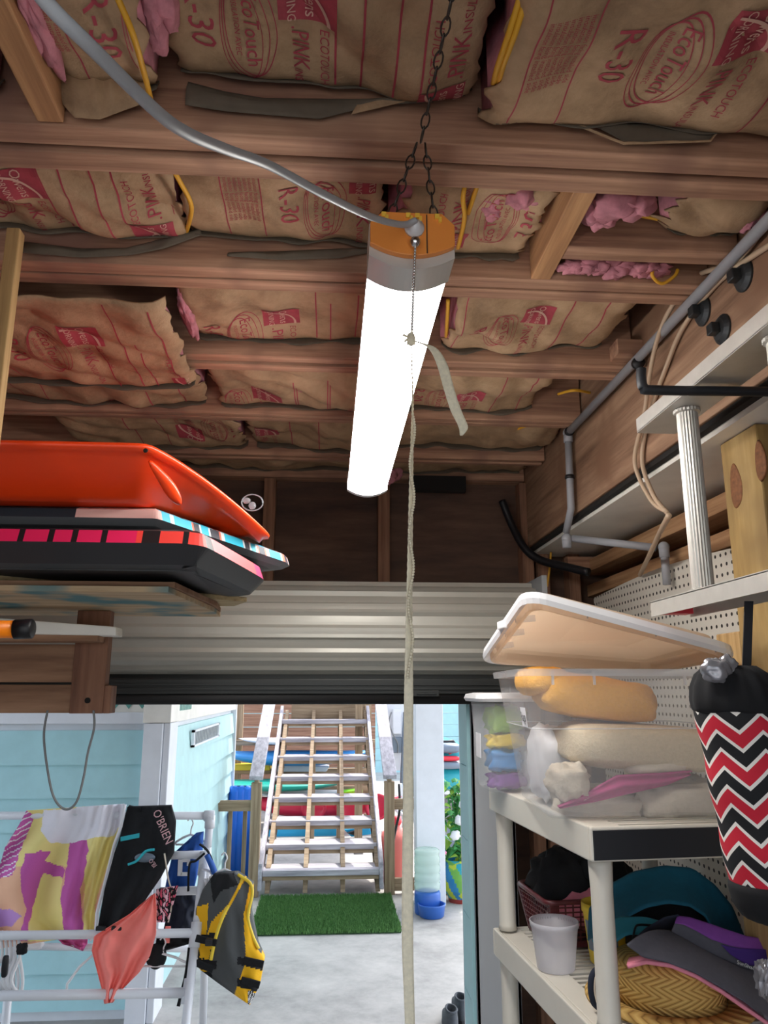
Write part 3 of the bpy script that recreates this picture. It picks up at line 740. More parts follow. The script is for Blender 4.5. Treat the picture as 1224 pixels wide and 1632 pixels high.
cable('yellow cable loop peeking out above the pale pipe in fourth bay', [z(890, 628, 2.58), z(915, 622, 2.56), z(940, 626, 2.575)])
cable('small yellow cable below the fourth bay batt near the pipe', [z(812, 690, 2.6), z(830, 682, 2.58), z(855, 675, 2.58)], r=.004)
cable('yellow cable scrap at the extreme upper right corner', [z(1232, 160, 2.60), z(1222, 175, 2.585), z(1216, 205, 2.59)])

# conduit along the beam
t = thing('conduit_pipe', 'pale grey plastic pipe clipped along the right beam, turning down at the far end', 'pipe', (.75, 1.2, 2.53))
CXp, CZp = .744, 2.53
pe = PX(905, 690, CXp)
build(B().tube([(CXp, -1.5, CZp), (CXp, pe.y - .015, pe.z)], .0115, 14), 'pipe', 'conduit', t, smooth=True)
pb = PX(903, 858, CXp)
build(B().tube([(CXp, pe.y, pe.z - .02), (CXp, pe.y + .01, 2.30), (CXp, pb.y, pb.z + .02)], .0115, 14), 'pipe', 'conduit', t, smooth=True)
pr_ = PX(1058, 872, .965); pr_.y += 0
build(B().tube([(CXp + .02, pb.y, pb.z), (pr_.x - .02, pr_.y + .01, pr_.z)], .0115, 14), 'pipe', 'conduit', t, smooth=True)
for c in ((CXp, pe.y, pe.z), (CXp, pb.y, pb.z), (pr_.x, pr_.y, pr_.z)):
    build(B().ell(c, .0165, .0165, .0165, 14, 10).lathe(V(c) + V((0, 0, -.03)), [(.0148, 0), (.0148, .03)], 14), 'elbow', 'conduit', t, smooth=True)
build(B().tube([(pr_.x, pr_.y, pr_.z - .01), (pr_.x, pr_.y, pr_.z - .11)], .0115, 14), 'pipe', 'conduit', t, smooth=True)
for yy in (PX(1018, 590, CXp).y, PX(900, 693, CXp).y - .05): build(B().lathe((CXp, yy, CZp if yy < 2 else pe.z), [(.0148, -.008), (.0155, 0), (.0148, .008)], 14, (0, 1, 0)), 'clip', 'black_plastic', t, smooth=True)
build(B().lathe((CXp, pe.y + .006, 2.40), [(.0148, -.006), (.0155, 0), (.0148, .006)], 14, (0, 0, 1)), 'clip', 'black_plastic', t, smooth=True)
def onb(px, py, off=.012): return PX(px, py, .765 - off)
cable('outer beige cable sagging along the beam behind the pale pipe', [onb(1232, 340), onb(1175, 415), onb(1110, 440, .02), onb(1070, 490, .03), onb(1048, 540, .03), onb(1035, 600, .03), onb(1027, 660, .025), onb(1012, 725, .02), onb(1018, 760, .012), onb(1040, 800, .008), onb(1062, 815, -.02 + .03)], r=.0055, mat='beige_cable')
cable('inner beige cable following the beam then falling past the ladder end', [onb(1236, 385, .008), onb(1150, 445, .008), onb(1090, 520, .008), onb(1060, 590, .008), onb(1042, 640, .008), onb(1028, 690, .008), onb(1024, 740, .008), onb(1042, 790, .008), onb(1064, 818, .008)], r=.0055, mat='beige_cable')
cable('slim beige cable crossing below the pegboard top edge', [P(1066, 822, 1.62), P(1052, 848, 1.9), P(1035, 885, 2.1), P(1020, 916, 2.35)], r=.007, mat='beige_cable')
cable('thick black cable bending along the back corner above the rolled door', [P(800, 798, 2.87), P(815, 835, 2.86), P(835, 872, 2.82), P(860, 892, 2.78), P(900, 903, 2.7), P(938, 912, 2.62)], r=.015, mat='black_plastic', n=12)
cable('thin yellow cable hanging in the corner right of the rolled door', [P(878, 880, 2.85), P(876, 905, 2.85), P(872, 935, 2.85)], r=.004)
# bolt washers on the beam
for px, py, lb in ((1187, 440, 'uppermost'), (1122, 497, 'far'), (1153, 525, 'lowest')):
    c = onb(px, py, 0); t = thing('bolt_washer', f'round dark iron washer with bolt, {lb} of three on the beam', 'bolt', c)
    build(B().lathe(c, [(.030, 0), (.030, .004), (.022, .011), (.012, .013)], 24, (-1, 0, 0)), 'washer', 'dark_steel', t, smooth=False)
    build(B().box(c.x - .030, c.x - .012, c.y - .011, c.y + .011, c.z - .011, c.z + .011), 'nut', 'dark_steel', t, bevel=.002)
# ladder hung on the beam
t = thing('ladder', 'aluminium ladder hung sideways along the right beam', 'ladder', (.66, .6, 1.9))
yE = 1.455
zu, zl = 2.262, 1.915
def rail(zz, sgn):
    b = B().box(.62, .70, -1.0, yE, zz - .0015, zz + .0015)
    z0, z1 = (zz, zz + .028) if sgn > 0 else (zz - .028, zz)
    b.box(.62, .623, -1.0, yE, z0, z1).box(.697, .70, -1.0, yE, z0, z1); return b
build(rail(zu, 1), 'rail', 'aluminium', t); build(rail(zl, -1), 'rail', 'aluminium', t)
yr = PX(1108, 800, .66).y
for k in range(7):
    b = B().lathe((.66, yr - k * .305, zl + .002), [(.0235, 0), (.0235, .006), (.0185, .008), (.0185, zu - zl - .012), (.0235, zu - zl - .01), (.0235, zu - zl - .004)], 44, (0, 0, 1), wob=lambda t, i: .035 * (1 if int(t / (2 * PI) * 44 + .5) % 2 else -1))
    build(b, 'rung', 'aluminium', t)
build(B().box(.632, .69, yE, yE + .006, zu + .004, zu + .022), 'end_cap', 'red_plastic', t); build(B().box(.632, .69, yE - .03, yE + .004, zl - .024, zl - .012), 'end_cap', 'red_plastic', t)
hy = 1.195
t = thing('wall_hook', 'black rubber coated hook holding up the ladder rail', 'hook', (.76, hy, 2.25))
h0 = P(1022, 588, hy); h1 = P(1026, 618, hy); h2 = P(1210, 624, hy)
build(B().tube(spline([h0, P(1022, 602, hy), h1, P(1045, 622, hy), V((h2.x, hy, h2.z - .0)), V((.764, hy, h2.z))], 6), .0085, 12), 'rod', 'black_vinyl', t, smooth=True)
# pegboard
pg = thing('pegboard', 'white perforated pegboard on the right wall behind the clear bin', 'pegboard', (1.0, 2.3, .6))
def pegf(u, v):
    y = 1.83 + u * 1.0; top = 2.095 + .012 * math.sin(u * 4); zz = .6 + v * (top - .6); return V((1.0 - .012 * math.sin(PI * u) - .03 * max(0, u - .6) * v, y, zz))
build(B().grid(pegf, 24, 20, th=(.005, 0, 0)), 'panel', 'pegboard', pg)
pg = thing('pegboard', 'lower pegboard seen under the plastic shelf behind the visors', 'pegboard', (1.0, 1.7, .6))
build(B().box(.985, .99, 1.535, 1.82, .6, 1.55), 'panel', 'pegboard', pg)

# ================================================================== LEFT SHELF AND BOARDS
sh = thing('lumber_shelf', 'rough brown lumber shelf frame at left under the stacked boards', 'shelf', (-.9, 2.0, 1.69))
build(B().box(-.633, -.552, 1.99, 2.028, 1.693, 1.944), 'upright', 'shelf_wood_z', sh, bevel=.002)
build(B().box(-2.5, -.630, 2.03, 2.066, 1.768, 1.862), 'rail', 'shelf_wood', sh, bevel=.002)
build(B().box(-2.5, -.56, 2.03, 2.066, 1.693, 1.762), 'rail', 'shelf_wood', sh, bevel=.002)
build(B().box(-2.5, -.56, 1.93, 1.988, 1.863, 1.885), 'ledge', 'shelf_wood', sh, bevel=.002)
build(B().lathe((-.59, 1.99, 1.724), [(.007, 0), (.007, .003), (.003, .003)], 14, (0, -1, 0)), 'bolt_hole', 'dark_gap', sh)
build(B().box(-.552, -.535, 1.99, 2.04, 1.693, 1.76), 'block', 'shelf_wood_z', sh, bevel=.002)
one(B().prism([P(185, 999, 1.92), P(185, 1013, 1.92), P(-120, 1008, 1.92), P(-120, 976, 1.92)], (0, .06, 0)), 'white_board', 'white_board', 'narrow whitewashed board poking out past the lumber shelf upright', 'board', bevel=.002)
one(B().prism([V((-2.2, 2.0, 1.89)), V((-.66, 2.0, 1.89)), V((-.66, 2.0, 1.91)), V((-1.1, 2.0, 1.94)), V((-2.2, 2.0, 1.94))], (0, .02, 0)), 'white_board', 'white_board', 'tapered pale board lying further back on the lumber shelf', 'board', bevel=.002)
t = thing('tool_handle', 'orange tool handle with a black end cap lying on the left shelf', 'tool', P(25, 1003, 1.5))
build(B().tube([P(-300, 1003, 1.5), P(27, 1003, 1.5)], .0165, 18), 'grip', 'orange_bright', t, smooth=True)
build(B().tube([P(24, 1003, 1.5), P(51, 1002, 1.5), P(53, 1002, 1.5)], [.0185, .0185, .015], 18), 'end_cap', 'black_plastic', t, smooth=True)
one(B().prism([(-1.9, 1.605, 1.945), (-.332, 1.605, 1.945), (-.298, 2.0, 1.945), (-.30, 2.15, 1.945), (-1.9, 2.15, 1.945)], (0, 0, .012)), 'plywood_sheet', ['plywood_face'], 'lowest plywood sheet on the left shelf, teal stained underside', 'plywood', bevel=.001)
one(B().prism([(-1.9, 1.63, 1.958), (-.325, 1.63, 1.958), (-.290, 2.0, 1.958), (-.30, 2.15, 1.958), (-1.9, 2.15, 1.958)], (0, 0, .012)), 'plywood_sheet', ['shelf_wood'], 'middle plywood sheet with dark near edge on the left shelf', 'plywood', bevel=.001)
one(B().prism([(-.215, 2.01, 1.971), (-.26, 2.12, 1.971), (-1.5, 2.12, 1.971), (-1.5, 1.35, 1.971), (-1.0, 1.42, 1.971)], (0, 0, .012)), 'plywood_sheet', ['ply_edge'], 'topmost plywood sheet set askew right under the black bodyboard', 'plywood', bevel=.001)
def dens(poly, n):                                                         # resample and round a closed outline
    out = []; m = len(poly)
    for i in range(m):
        a, b = V(poly[i]), V(poly[(i + 1) % m]); k = max(2, int(n * (b - a).length)); out += [a.lerp(b, q / k) for q in range(k)]
    for _ in range(3):
        out = [(out[i - 1] + out[i] * 2 + out[(i + 1) % len(out)]) / 4 for i in range(len(out))]
    return out
def inset(pts, d):
    n = len(pts); o = []
    for i in range(n):
        t = (pts[(i + 1) % n] - pts[i - 1]); t.normalize(); o.append(pts[i] + V((-t.y, t.x)) * d)     # inward for counter-clockwise
    return o
def board(name, label, plan, z0, prof, colf, zf, n=45, mat='board_skin', cat='bodyboard'):
    pts = dens(plan, n)
    rings = [[V((p.x, p.y, z0 + h + zf(p.x, p.y))) for p in inset(pts, d)] for d, h in prof]
    b = B().loft(rings, cols=lambda i, j, nn: colf(i, pts[j] if j >= 0 else None))
    return one(b, name, mat, label, cat, smooth=False)
def c_black(i, p):
    if i <= 1 or p is None: return '2b2c30' if i <= 1 else '1b1b20'
    if i == 2:
        if p.x > -.235: return 'f2575a' if p.y < 1.78 else 'd43a6a'
        k = (p.x + .66) / .052; f = k - math.floor(k)
        if -.375 < p.x < -.335: return '141418'
        return '141418' if f < .18 else ('e8205e' if p.x < -.38 else 'f0443c')
    return '1d1d22'
board('bodyboard', 'black bodyboard with pink and red dashes along its rail', [(-1.6, 1.5), (-.245, 1.5), (-.158, 1.83), (-.165, 1.9), (-.245, 2.1), (-1.6, 2.1)], 2.0,
      [(.06, .0), (.03, .006), (.0, .044), (.010, .070), (.03, .077)], c_black, lambda x, y: -.022 * max(0, (x + .30) / .14) ** 1.5 - .016, 90)
def c_teal(i, p):
    if p is None: return '4a4d52'
    if i <= 1: return '6b6e72'
    if p.x < -.52: return '1e2c36'
    if p.x < -.345: return 'e0b6ae'
    q = noise.noise(V((p.x * 40, p.y * 22, i * 3.)))
    return '2fb3cf' if q > .02 else ('c9d3d6' if q > -.12 else ('e8735a' if q > -.2 else '3a3f48'))
board('bodyboard', 'grey bodyboard with turquoise streaked deck, in the middle of the stack', [(-1.6, 1.55), (-.35, 1.55), (-.112, 1.92), (-.105, 1.98), (-.2, 2.12), (-1.6, 2.12)], 2.072,
      [(.05, .0), (.02, .004), (.0, .016), (.006, .035), (.025, .042)], c_teal, lambda x, y: -.028 * max(0, (x + .36) / .26), 170)
# orange sled: rim, side walls going in and down, floor
plan = [(-1.5, 1.4), (-.345, 1.4), (-.148, 1.79), (-.150, 1.84), (-.3, 2.05), (-1.5, 2.05)]
CNT = [70, 30, 6, 14, 60, 14]
def dens_n(poly, it=2):
    out = []
    for i, k in enumerate(CNT):
        a, b = V(poly[i]), V(poly[(i + 1) % len(poly)]); out += [a.lerp(b, q / k) for q in range(k)]
    for _ in range(it): out = [(out[i - 1] + out[i] * 2 + out[(i + 1) % len(out)]) / 4 for i in range(len(out))]
    return out
po_ = dens_n(plan); pi_ = dens_n([(-1.4, 1.54), (-.40, 1.54), (-.255, 1.80), (-.255, 1.85), (-.36, 1.95), (-1.4, 1.95)], 6)
def rz(x): return 2.20 - .086 * max(0, (x + .345) / .195) ** 1.6
t = thing('sled', 'bright orange plastic sled on top of the bodyboard stack', 'sled', (-.7, 1.7, 2.1))
rg = []
for s_, h in [(1.0, -1.0), (.93, -.99), (.80, -.9), (.42, -.45), (.20, -.16), (.13, -.10), (.0, -.09), (-.02, -.04), (.02, .0), (.10, .0), (.16, -.06), (.45, -.45), (.85, -.86), (.95, -.9)]:
    r_ = []
    for a_, b_ in zip(po_, pi_):
        p = a_.lerp(b_, s_); zb = min(2.116, rz(a_.x) - .012); r_.append(V((p.x, p.y, rz(a_.x) + h * (rz(a_.x) - zb) if h < -.2 else rz(a_.x) + h * .13)))
    rg.append(r_)
build(B().loft(rg), 'hull', 'orange_plastic', t, smooth=True)
b = B().tube(spline([P(238, 735, 1.425), P(262, 765, 1.46), P(278, 790, 1.49), P(287, 803, 1.52)], 6), [.003 + .010 * math.sin(PI * i / 18) for i in range(19)], 10); build(b, 'keel_rib', 'orange_plastic', t, smooth=True)
b = B().lathe(P(232, 718, 1.397), [(.0045, 0), (.0035, .0015), (.001, .0015)], 12, (0, -1, 0)); build(b, 'rope_hole', 'dark_gap', t)
t = thing('swim_goggles', 'small clear plastic goggles resting at the orange sled tip', 'goggles', P(402, 812, 1.84))
build(B().tube([P(402 + 17 * math.cos(a), 801 + 13 * math.sin(a), 1.80) for a in [2 * PI * k / 20 for k in range(20)]], .0016, 6, closed=True), 'strap', 'goggle_clear', t, smooth=True)
build(B().ell(P(393, 798, 1.84), .010, .008, .008, 12, 8).ell(P(402, 806, 1.83), .009, .006, .010, 12, 8), 'lenses', 'goggle_clear', t, smooth=True)
one(B().tube(spline([P(76, 1132, 1.96), P(70, 1175, 1.96), P(78, 1240, 1.96), P(88, 1275, 1.96), P(105, 1290, 1.96), P(122, 1278, 1.96), P(133, 1240, 1.96), P(140, 1200, 1.96), P(150, 1160, 1.96), P(149, 1132, 1.96)], 8), .0028, 8), 'cord_loop', 'box_grey', 'thin dark cord loop hanging under the left lumber shelf', 'cord', smooth=True)
struct(B().box(-.602, -.578, 1.30, 1.325, 1.0, 2.575), 'trim_8', 'lumber_z', bevel=.002)
b = B().bar(P(5, 555, 2.3), P(130, 655, 2.5), .04, .09); struct(b, 'trim_9', 'joist')
# ================================================================== RIGHT SHELVING UNIT
SA = math.radians(5); SO = V((.49, 1.5, 0))
def L(a, b, zz): return V((SO.x + a * math.cos(SA) - b * math.sin(SA), SO.y + a * math.sin(SA) + b * math.cos(SA), zz))
def lbox(b, a0, a1, b0, b1, z0, z1):
    return b.add([L(a, q, zz) for a in (a0, a1) for q in (b0, b1) for zz in (z0, z1)], [(0, 1, 3, 2), (4, 6, 7, 5), (0, 4, 5, 1), (2, 3, 7, 6), (0, 2, 6, 4), (1, 5, 7, 3)])
SW, SD = .46, .66
un = thing('shelving_unit', 'cream plastic shelving unit at right holding the clear bins', 'shelf', L(.23, .33, 0))
for zt in (1.5, 1.15, .78, .4):
    b = lbox(B(), 0, SW, 0, .012, zt - .062, zt); build(b, 'front_rail', 'cream_plastic', un, bevel=.004)
    if zt == 1.5: build(lbox(B(), .004, SW - .004, -.0035, -.0008, zt - .058, zt - .006), 'label_strip', 'black_vinyl', un, bevel=.001)
    build(lbox(B(), 0, SW, SD - .012, SD, zt - .062, zt), 'back_rail', 'cream_plastic', un, bevel=.004)
    for a in (0, SW - .012): build(lbox(B(), a, a + .012, .012, SD - .012, zt - .062, zt), 'side_rail', 'cream_plastic', un, bevel=.003)
    for a in (.012, SW - .067): build(lbox(B(), a, a + .055, .012, SD - .012, zt - .010, zt - .001), 'side_tread', 'cream_plastic', un, bevel=.002)
    if zt > .9:
        for k in range(26):
            q = .028 + k * .0242
            build(lbox(B(), .067, SW - .067, q, q + (.011 if k % 6 else .02), zt - .012, zt - .002), 'slat', 'cream_plastic', un)
        for a in (.16, .3): build(lbox(B(), a, a + .006, .03, SD - .03, zt - .018, zt - .0125), 'slat_rib', 'cream_plastic', un)
for a in (.03, SW - .03):
    for q in (.032, SD - .035):
        for z0, z1 in ((1.155, 1.436), (.785, 1.086), (.405, .716), (0, .336)):
            b = B().lathe(L(a, q, z0), [(.0235, 0), (.021, .012), (.0205, (z1 - z0) * .8), (.0225, z1 - z0 - .012), (.0225, z1 - z0)], 22); build(b, 'post', 'cream_plastic', un, smooth=True)

def rrect(x0, x1, y0, y1, r, n=5):
    o = []
    for cx, cy, a0 in ((x1 - r, y1 - r, 0), (x0 + r, y1 - r, 90), (x0 + r, y0 + r, 180), (x1 - r, y0 + r, 270)):
        for k in range(n + 1):
            a = math.radians(a0 + 90 * k / n); o.append((cx + r * math.cos(a), cy + r * math.sin(a)))
    return o
def quad_rr(c4, ins, r=.18, n=5):                                         # rounded outline on a bilinear quad (u,v in 0..1)
    return [(c4[0] * ((1 - u) * (1 - v)) + c4[1] * (u * (1 - v)) + c4[2] * (u * v) + c4[3] * ((1 - u) * v)) for u, v in rrect(ins, 1 - ins, ins, 1 - ins, r, n)]
def bilin(c4, u, v): return c4[0] * ((1 - u) * (1 - v)) + c4[1] * (u * (1 - v)) + c4[2] * (u * v) + c4[3] * ((1 - u) * v)
# big clear bin
rim = [V(p) for p in ((.383, 1.52, 1.789), (.85, 1.535, 1.789), (.86, 1.93, 1.789), (.410, 1.92, 1.789))]
bot = [V(p) for p in ((.428, 1.565, 1.503), (.81, 1.575, 1.503), (.82, 1.89, 1.503), (.452, 1.89, 1.503))]
def at_(t, ins=0.): return quad_rr([r_.lerp(b_, t) for r_, b_ in zip(rim, bot)], ins, .09)
bn = thing('storage_bin', 'big clear storage bin full of towels on the plastic shelf', 'bin', bot[0])
build(B().loft([at_(0), at_(.12), at_(.40), at_(.405, .006), at_(.97, .006), at_(1, .03)], cap=False), 'walls', 'bin_clear', bn, smooth=False)
build(B().tube(at_(.40), .0012, 5, closed=True), 'fill_line', 'bin_rim', bn)
build(B().add(at_(.985, .03), [tuple(range(24))]), 'base', 'bin_clear', bn)
q = B()
for d in (0,):
    o = at_(-.004, -.022); i = at_(-.004, .008); o2 = at_(.045, -.022); i2 = at_(.045, .0)
    q.loft([i2, o2, o, i], cap=False)
build(q, 'rim', 'bin_rim', bn)
for a in (.12, .3, .7): 
    p = bilin(rim, a, -.012); build(B().box(p.x - .002, p.x + .002, p.y, p.y + .006, p.z - .03, p.z - .002), 'rim_rib', 'bin_rim', bn)
lb = B(); o = bilin([r_.lerp(b_, .33) for r_, b_ in zip(rim, bot)], -.003, .22); dv = (rim[3] - rim[0]).normalized(); uv_ = (rim[0] - bot[0]).normalized()
lb.mi = 0; lb.add([o - dv * .03 - uv_ * .02, o + dv * .03 - uv_ * .02, o + dv * .03 + uv_ * .02, o - dv * .03 + uv_ * .02], [(0, 1, 2, 3)])
lb.mi = 1; write(lb, 'Rags', .028, o + V((-.0012, 0, 0)), -dv, uv_)
build(lb, 'sticker', ['white_cloth', 'lettering_dark'], bn)
# lid resting askew, bulged up by the towels
lc = [V(p) for p in ((.385, 1.50, 1.938), (.815, 1.50, 1.825), (.835, 1.96, 1.805), (.383, 1.965, 1.829))]
def off(q, h): return [p + V((0, 0, h)) for p in q]
ld = thing('bin_lid', 'milky plastic lid lying tilted on the big towel bin', 'lid', bilin(lc, .5, .5))
def lr(ins, h): return off(quad_rr(lc, ins, max(.03, .10 - ins * .5)), h)
build(B().loft([lr(.10, .012), lr(.075, .006), lr(.055, -.016), lr(.035, -.018), lr(.03, .0), lr(.03, .006), lr(.055, .004), lr(.075, .024), lr(.10, .026)]), 'panel', 'lid_milky', ld, smooth=False)
build(B().loft([lr(.032, -.004), lr(.0, -.014), lr(-.006, -.004), lr(.0, .009), lr(.034, .009)], cap=False), 'rim', 'white_plastic', ld, smooth=False)
for u, v in ((.03, .3), (.03, .52), (.03, .75), (.3, .03), (.62, .03), (.9, .03)):
    a = bilin(lc, u, v); c = bilin(lc, u + (.10 if u < .05 else 0), v + (.10 if v < .05 else 0))
    build(B().bar(a + V((0, 0, -.006)), c + V((0, 0, .006)), .003, .014), 'stiffener', 'bin_rim', ld)
a = bilin(lc, -.005, .42); build(B().box(a.x - .006, a.x + .004, a.y - .03, a.y + .03, a.z - .012, a.z + .006), 'latch', 'white_plastic', ld, bevel=.002)
def lump(b, c, hx, hy, hz, p=.5, rot=0, wob=.06, seed=0, n=30, k=16, tip=0, freq=3):
    c = V(c); vs = []; sg = lambda x, e: math.copysign(abs(x) ** e, x)
    for i in range(k + 1):
        a = -PI / 2 + PI * i / k
        for j in range(n):
            t = 2 * PI * j / n
            d = V((sg(math.cos(a), p) * sg(math.cos(t), p), sg(math.cos(a), p) * sg(math.sin(t), p), sg(math.sin(a), p)))
            g = 1 + wob * noise.noise(d * freq + V((seed * 3.1, seed, 0)))
            x, y, zz = d.x * hx * g, d.y * hy * g, d.z * hz * g; zz += tip * x
            vs.append(c + V((x * math.cos(rot) - y * math.sin(rot), x * math.sin(rot) + y * math.cos(rot), zz)))
    return b.add(vs, [(i * n + j, i * n + (j + 1) % n, (i + 1) * n + (j + 1) % n, (i + 1) * n + j) for i in range(k) for j in range(n)])
def towel(mat, label, c, h, name='folded_towel', **kw):
    return one(lump(B(), c, *h, **kw), name, mat, label, 'towel', smooth=True)
towel('orange_towel', 'rolled orange towel on top inside the big clear bin', P(945, 1112, 1.71), (.130, .085, .046), p=.6, tip=-.13, wob=.12, seed=1)
towel('orange_towel', 'orange towel end poking over the bin rim under the lid', P(862, 1086, 1.735), (.05, .09, .032), p=.7, wob=.12, seed=2)
towel('cream_towel', 'thick cream towel folded across the middle of the big bin', P(1010, 1188, 1.705), (.165, .11, .046), p=.45, tip=-.05, wob=.08, seed=3)
towel('cream_knit', 'small rolled cream washcloth at the left front of the big bin', P(905, 1245, 1.63), (.040, .045, .036), p=.7, wob=.3, seed=4)
towel('cream_knit', 'rounded cream cloth just above the magenta cloth in the bin', P(1050, 1222, 1.625), (.075, .03, .014), p=.8, wob=.1, seed=5, tip=.05)
b = B().grid(lambda u, v: P(*lerp_poly([(1103, 1228), (1050, 1232), (985, 1236), (940, 1262), (890, 1285)], u), 1.597) + (P(*lerp_poly([(1100, 1236), (1062, 1252), (1000, 1266), (950, 1278), (893, 1289)], u), 1.597) - P(*lerp_poly([(1103, 1228), (1050, 1232), (985, 1236), (940, 1262), (890, 1285)], u), 1.597)) * v + V((0, -.006 * math.sin(v * 9 + u * 6) * math.sin(PI * v), 0)), 30, 10, th=(0, .01, 0))
one(b, 'magenta_cloth', 'magenta_cloth', 'crumpled magenta cloth strip across the front of the big bin', 'cloth', smooth=True)
towel('cream_knit', 'bunched cream knit towel at bottom right of the big bin', P(1075, 1272, 1.69), (.10, .085, .042), p=.5, wob=.3, seed=6, freq=5)
towel('cream_knit', 'flat cream towel at bottom left of the big bin', P(950, 1286, 1.70), (.085, .085, .034), p=.5, wob=.25, seed=7, freq=5)
towel('cream_towel', 'pale cream towel at the back right inside the big bin', (.75, 1.80, 1.56), (.06, .07, .055), p=.5, wob=.1, seed=8)
one(lump(B(), (.50, 1.80, 1.59), .04, .08, .08, p=.7, wob=.2, seed=9), 'cloth_bundle', 'white_cloth', 'bluish white cloth bundle behind the left side wall of the bin', 'cloth', smooth=True)
# smaller bin behind
sb = thing('storage_bin', 'smaller clear bin with white lid behind the big bin', 'bin', (.46, 2.06, 1.5))
def ring2(x0, x1, y0, y1, zz, r=.03): return [V((x, y, zz)) for x, y in rrect(x0, x1, y0, y1, r)]
build(B().loft([ring2(.386, .60, 1.965, 2.16, 1.718), ring2(.398, .60, 1.975, 2.15, 1.51), ring2(.405, .59, 1.98, 2.145, 1.502)], cap=False), 'walls', 'bin_clear', sb)
build(B().loft([ring2(.373, .61, 1.955, 2.17, 1.720), ring2(.369, .614, 1.95, 2.175, 1.728), ring2(.373, .61, 1.955, 2.17, 1.738), ring2(.39, .60, 1.97, 2.15, 1.742)]), 'lid', 'white_plastic', sb, smooth=False)
for lbl, mt, c, h in (('neon yellow ball in the smaller bin', 'leaf_light', (.455, 2.04, 1.675), (.045, .04, .032)), ('yellow toy in the middle of the smaller bin', 'yellow_paint', (.455, 2.04, 1.622), (.045, .04, .019)),
                      ('blue toy low in the smaller bin', 'kayak_blue', (.45, 2.04, 1.575), (.042, .04, .027)), ('purple toy at the bottom of the smaller bin', 'purple_cloth', (.455, 2.04, 1.526), (.045, .04, .020)), ('pale grey toy beside the blue toy in the smaller bin', 'white_cloth', (.53, 2.05, 1.56), (.03, .04, .055))):
    one(lump(B(), c, *h, p=.55, wob=.4, seed=len(lbl)), 'toy', mt, lbl, 'toy', smooth=True)
one(B().box(.389, .3905, 2.03, 2.09, 1.58, 1.64), 'sticker', 'white_cloth', 'pale sticker on the left side of the smaller bin', 'sticker')
# lower shelf: basket, tub, container, visors, hats
ZS = 1.15
bk = thing('plastic_basket', 'burgundy lattice basket of dark cloth on the lower shelf', 'basket', L(.19, .55, ZS))
bt = [(.092, .465), (.29, .465), (.29, .632), (.087, .632)]; tp = [(.076, .44), (.31, .44), (.31, .645), (.064, .645)]
def bp(c, s, t): a = bt[c]; e = bt[(c + 1) % 4]; a2 = tp[c]; e2 = tp[(c + 1) % 4]; x = [(a[i] + (e[i] - a[i]) * s) * (1 - t) + (a2[i] + (e2[i] - a2[i]) * s) * t for i in (0, 1)]; return L(x[0], x[1], ZS + .003 + .105 * t)
for c in range(4):
    b = B(); nb = 12 if c % 2 == 0 else 14
    for k in range(1, nb): b.bar(bp(c, k / nb, .12), bp(c, k / nb, .97), .0028, .0028, (1, .3, 0))
    for k in range(1, 8): b.bar(bp(c, .02, .12 + k * .11), bp(c, .98, .12 + k * .11), .0028, .0028)
    tag(build(b, 'lattice', 'burgundy', bk), kind='stuff')
    build(B().add([bp(c, 0, 0), bp(c, 1, 0), bp(c, 1, .14), bp(c, 0, .14)], [(0, 1, 2, 3)]), 'skirt', 'burgundy', bk)
    for s0, s1 in ((0, .10), (.90, 1)): build(B().add([bp(c, s0, 0), bp(c, s1, 0), bp(c, s1, 1), bp(c, s0, 1)], [(0, 1, 2, 3)]), 'corner', 'burgundy', bk)
build(B().tube([L(*q, ZS + .109) for q in rrect(.068, .312, .438, .647, .02, 4)], .006, 8, closed=True), 'rim', 'burgundy', bk, smooth=True)
build(B().add([bp(0, 0, 0), bp(1, 0, 0), bp(2, 0, 0), bp(3, 0, 0)], [(0, 1, 2, 3)]), 'base', 'burgundy', bk)
one(lump(B(), L(.15, .56, ZS + .12), .075, .08, .085, p=.9, wob=.3, seed=11), 'cloth_bundle', 'black_cloth', 'black cloth bundle heaped in the burgundy basket', 'cloth', smooth=True)
one(lump(B(), L(.25, .57, ZS + .125), .085, .085, .105, p=.9, wob=.3, seed=12), 'cloth_bundle', 'black_cloth', 'darker black cloth bundle spilling right of the basket', 'cloth', smooth=True)
one(lump(B(), L(.19, .505, ZS + .08), .075, .045, .045, p=.8, wob=.25, seed=13), 'cloth_bundle', 'pink_cloth', 'dusty pink cloth at the front inside the burgundy basket', 'cloth', smooth=True)
one(lump(B(), L(.12, .54, ZS + .06), .028, .05, .045, p=.8, wob=.25, seed=14), 'cloth_bundle', 'white_cloth', 'white cloth seen through the left lattice of the basket', 'cloth', smooth=True)
tc_ = L(.050, .345, ZS)
tb = thing('deli_tub', 'empty clear plastic deli tub beside the basket', 'tub', tc_)
build(B().lathe(tc_, [(.002, .004), (.034, .004), (.038, .0), (.041, .003), (.051, .085), (.0535, .087), (.0545, .098), (.0525, .0985)], 40, cap=False), 'cup', 'tub_clear', tb, smooth=True)
wb_ = B(); 
for k, ch in enumerate('RECYCLE  FREEZER SAFE'):
    if ch == ' ': continue
    a = math.radians(20 + k * 7); p = tc_ + V((.0512 * math.cos(a), .0512 * math.sin(a), .090)); write(wb_, ch, .007, p * 1 + V((-math.cos(a), -math.sin(a), 0)) * .0012, (math.sin(a), -math.cos(a), 0), (0, 0, 1))
build(wb_, 'rim_lettering', 'box_grey', tb)
yc = PZ(968, 1545, ZS) ; yc = L(.185, .365, ZS)
yt = thing('yellow_tub', 'open yellow printed container behind the front post', 'tub', yc)
b = B().lathe(yc, [(.040, 0), (.043, .003), (.054, .105), (.057, .107), (.057, .125), (.053, .125), (.049, .10), (.04, .01)], 32, cap=False); build(b, 'cup', 'yellow_paint', yt, smooth=True)
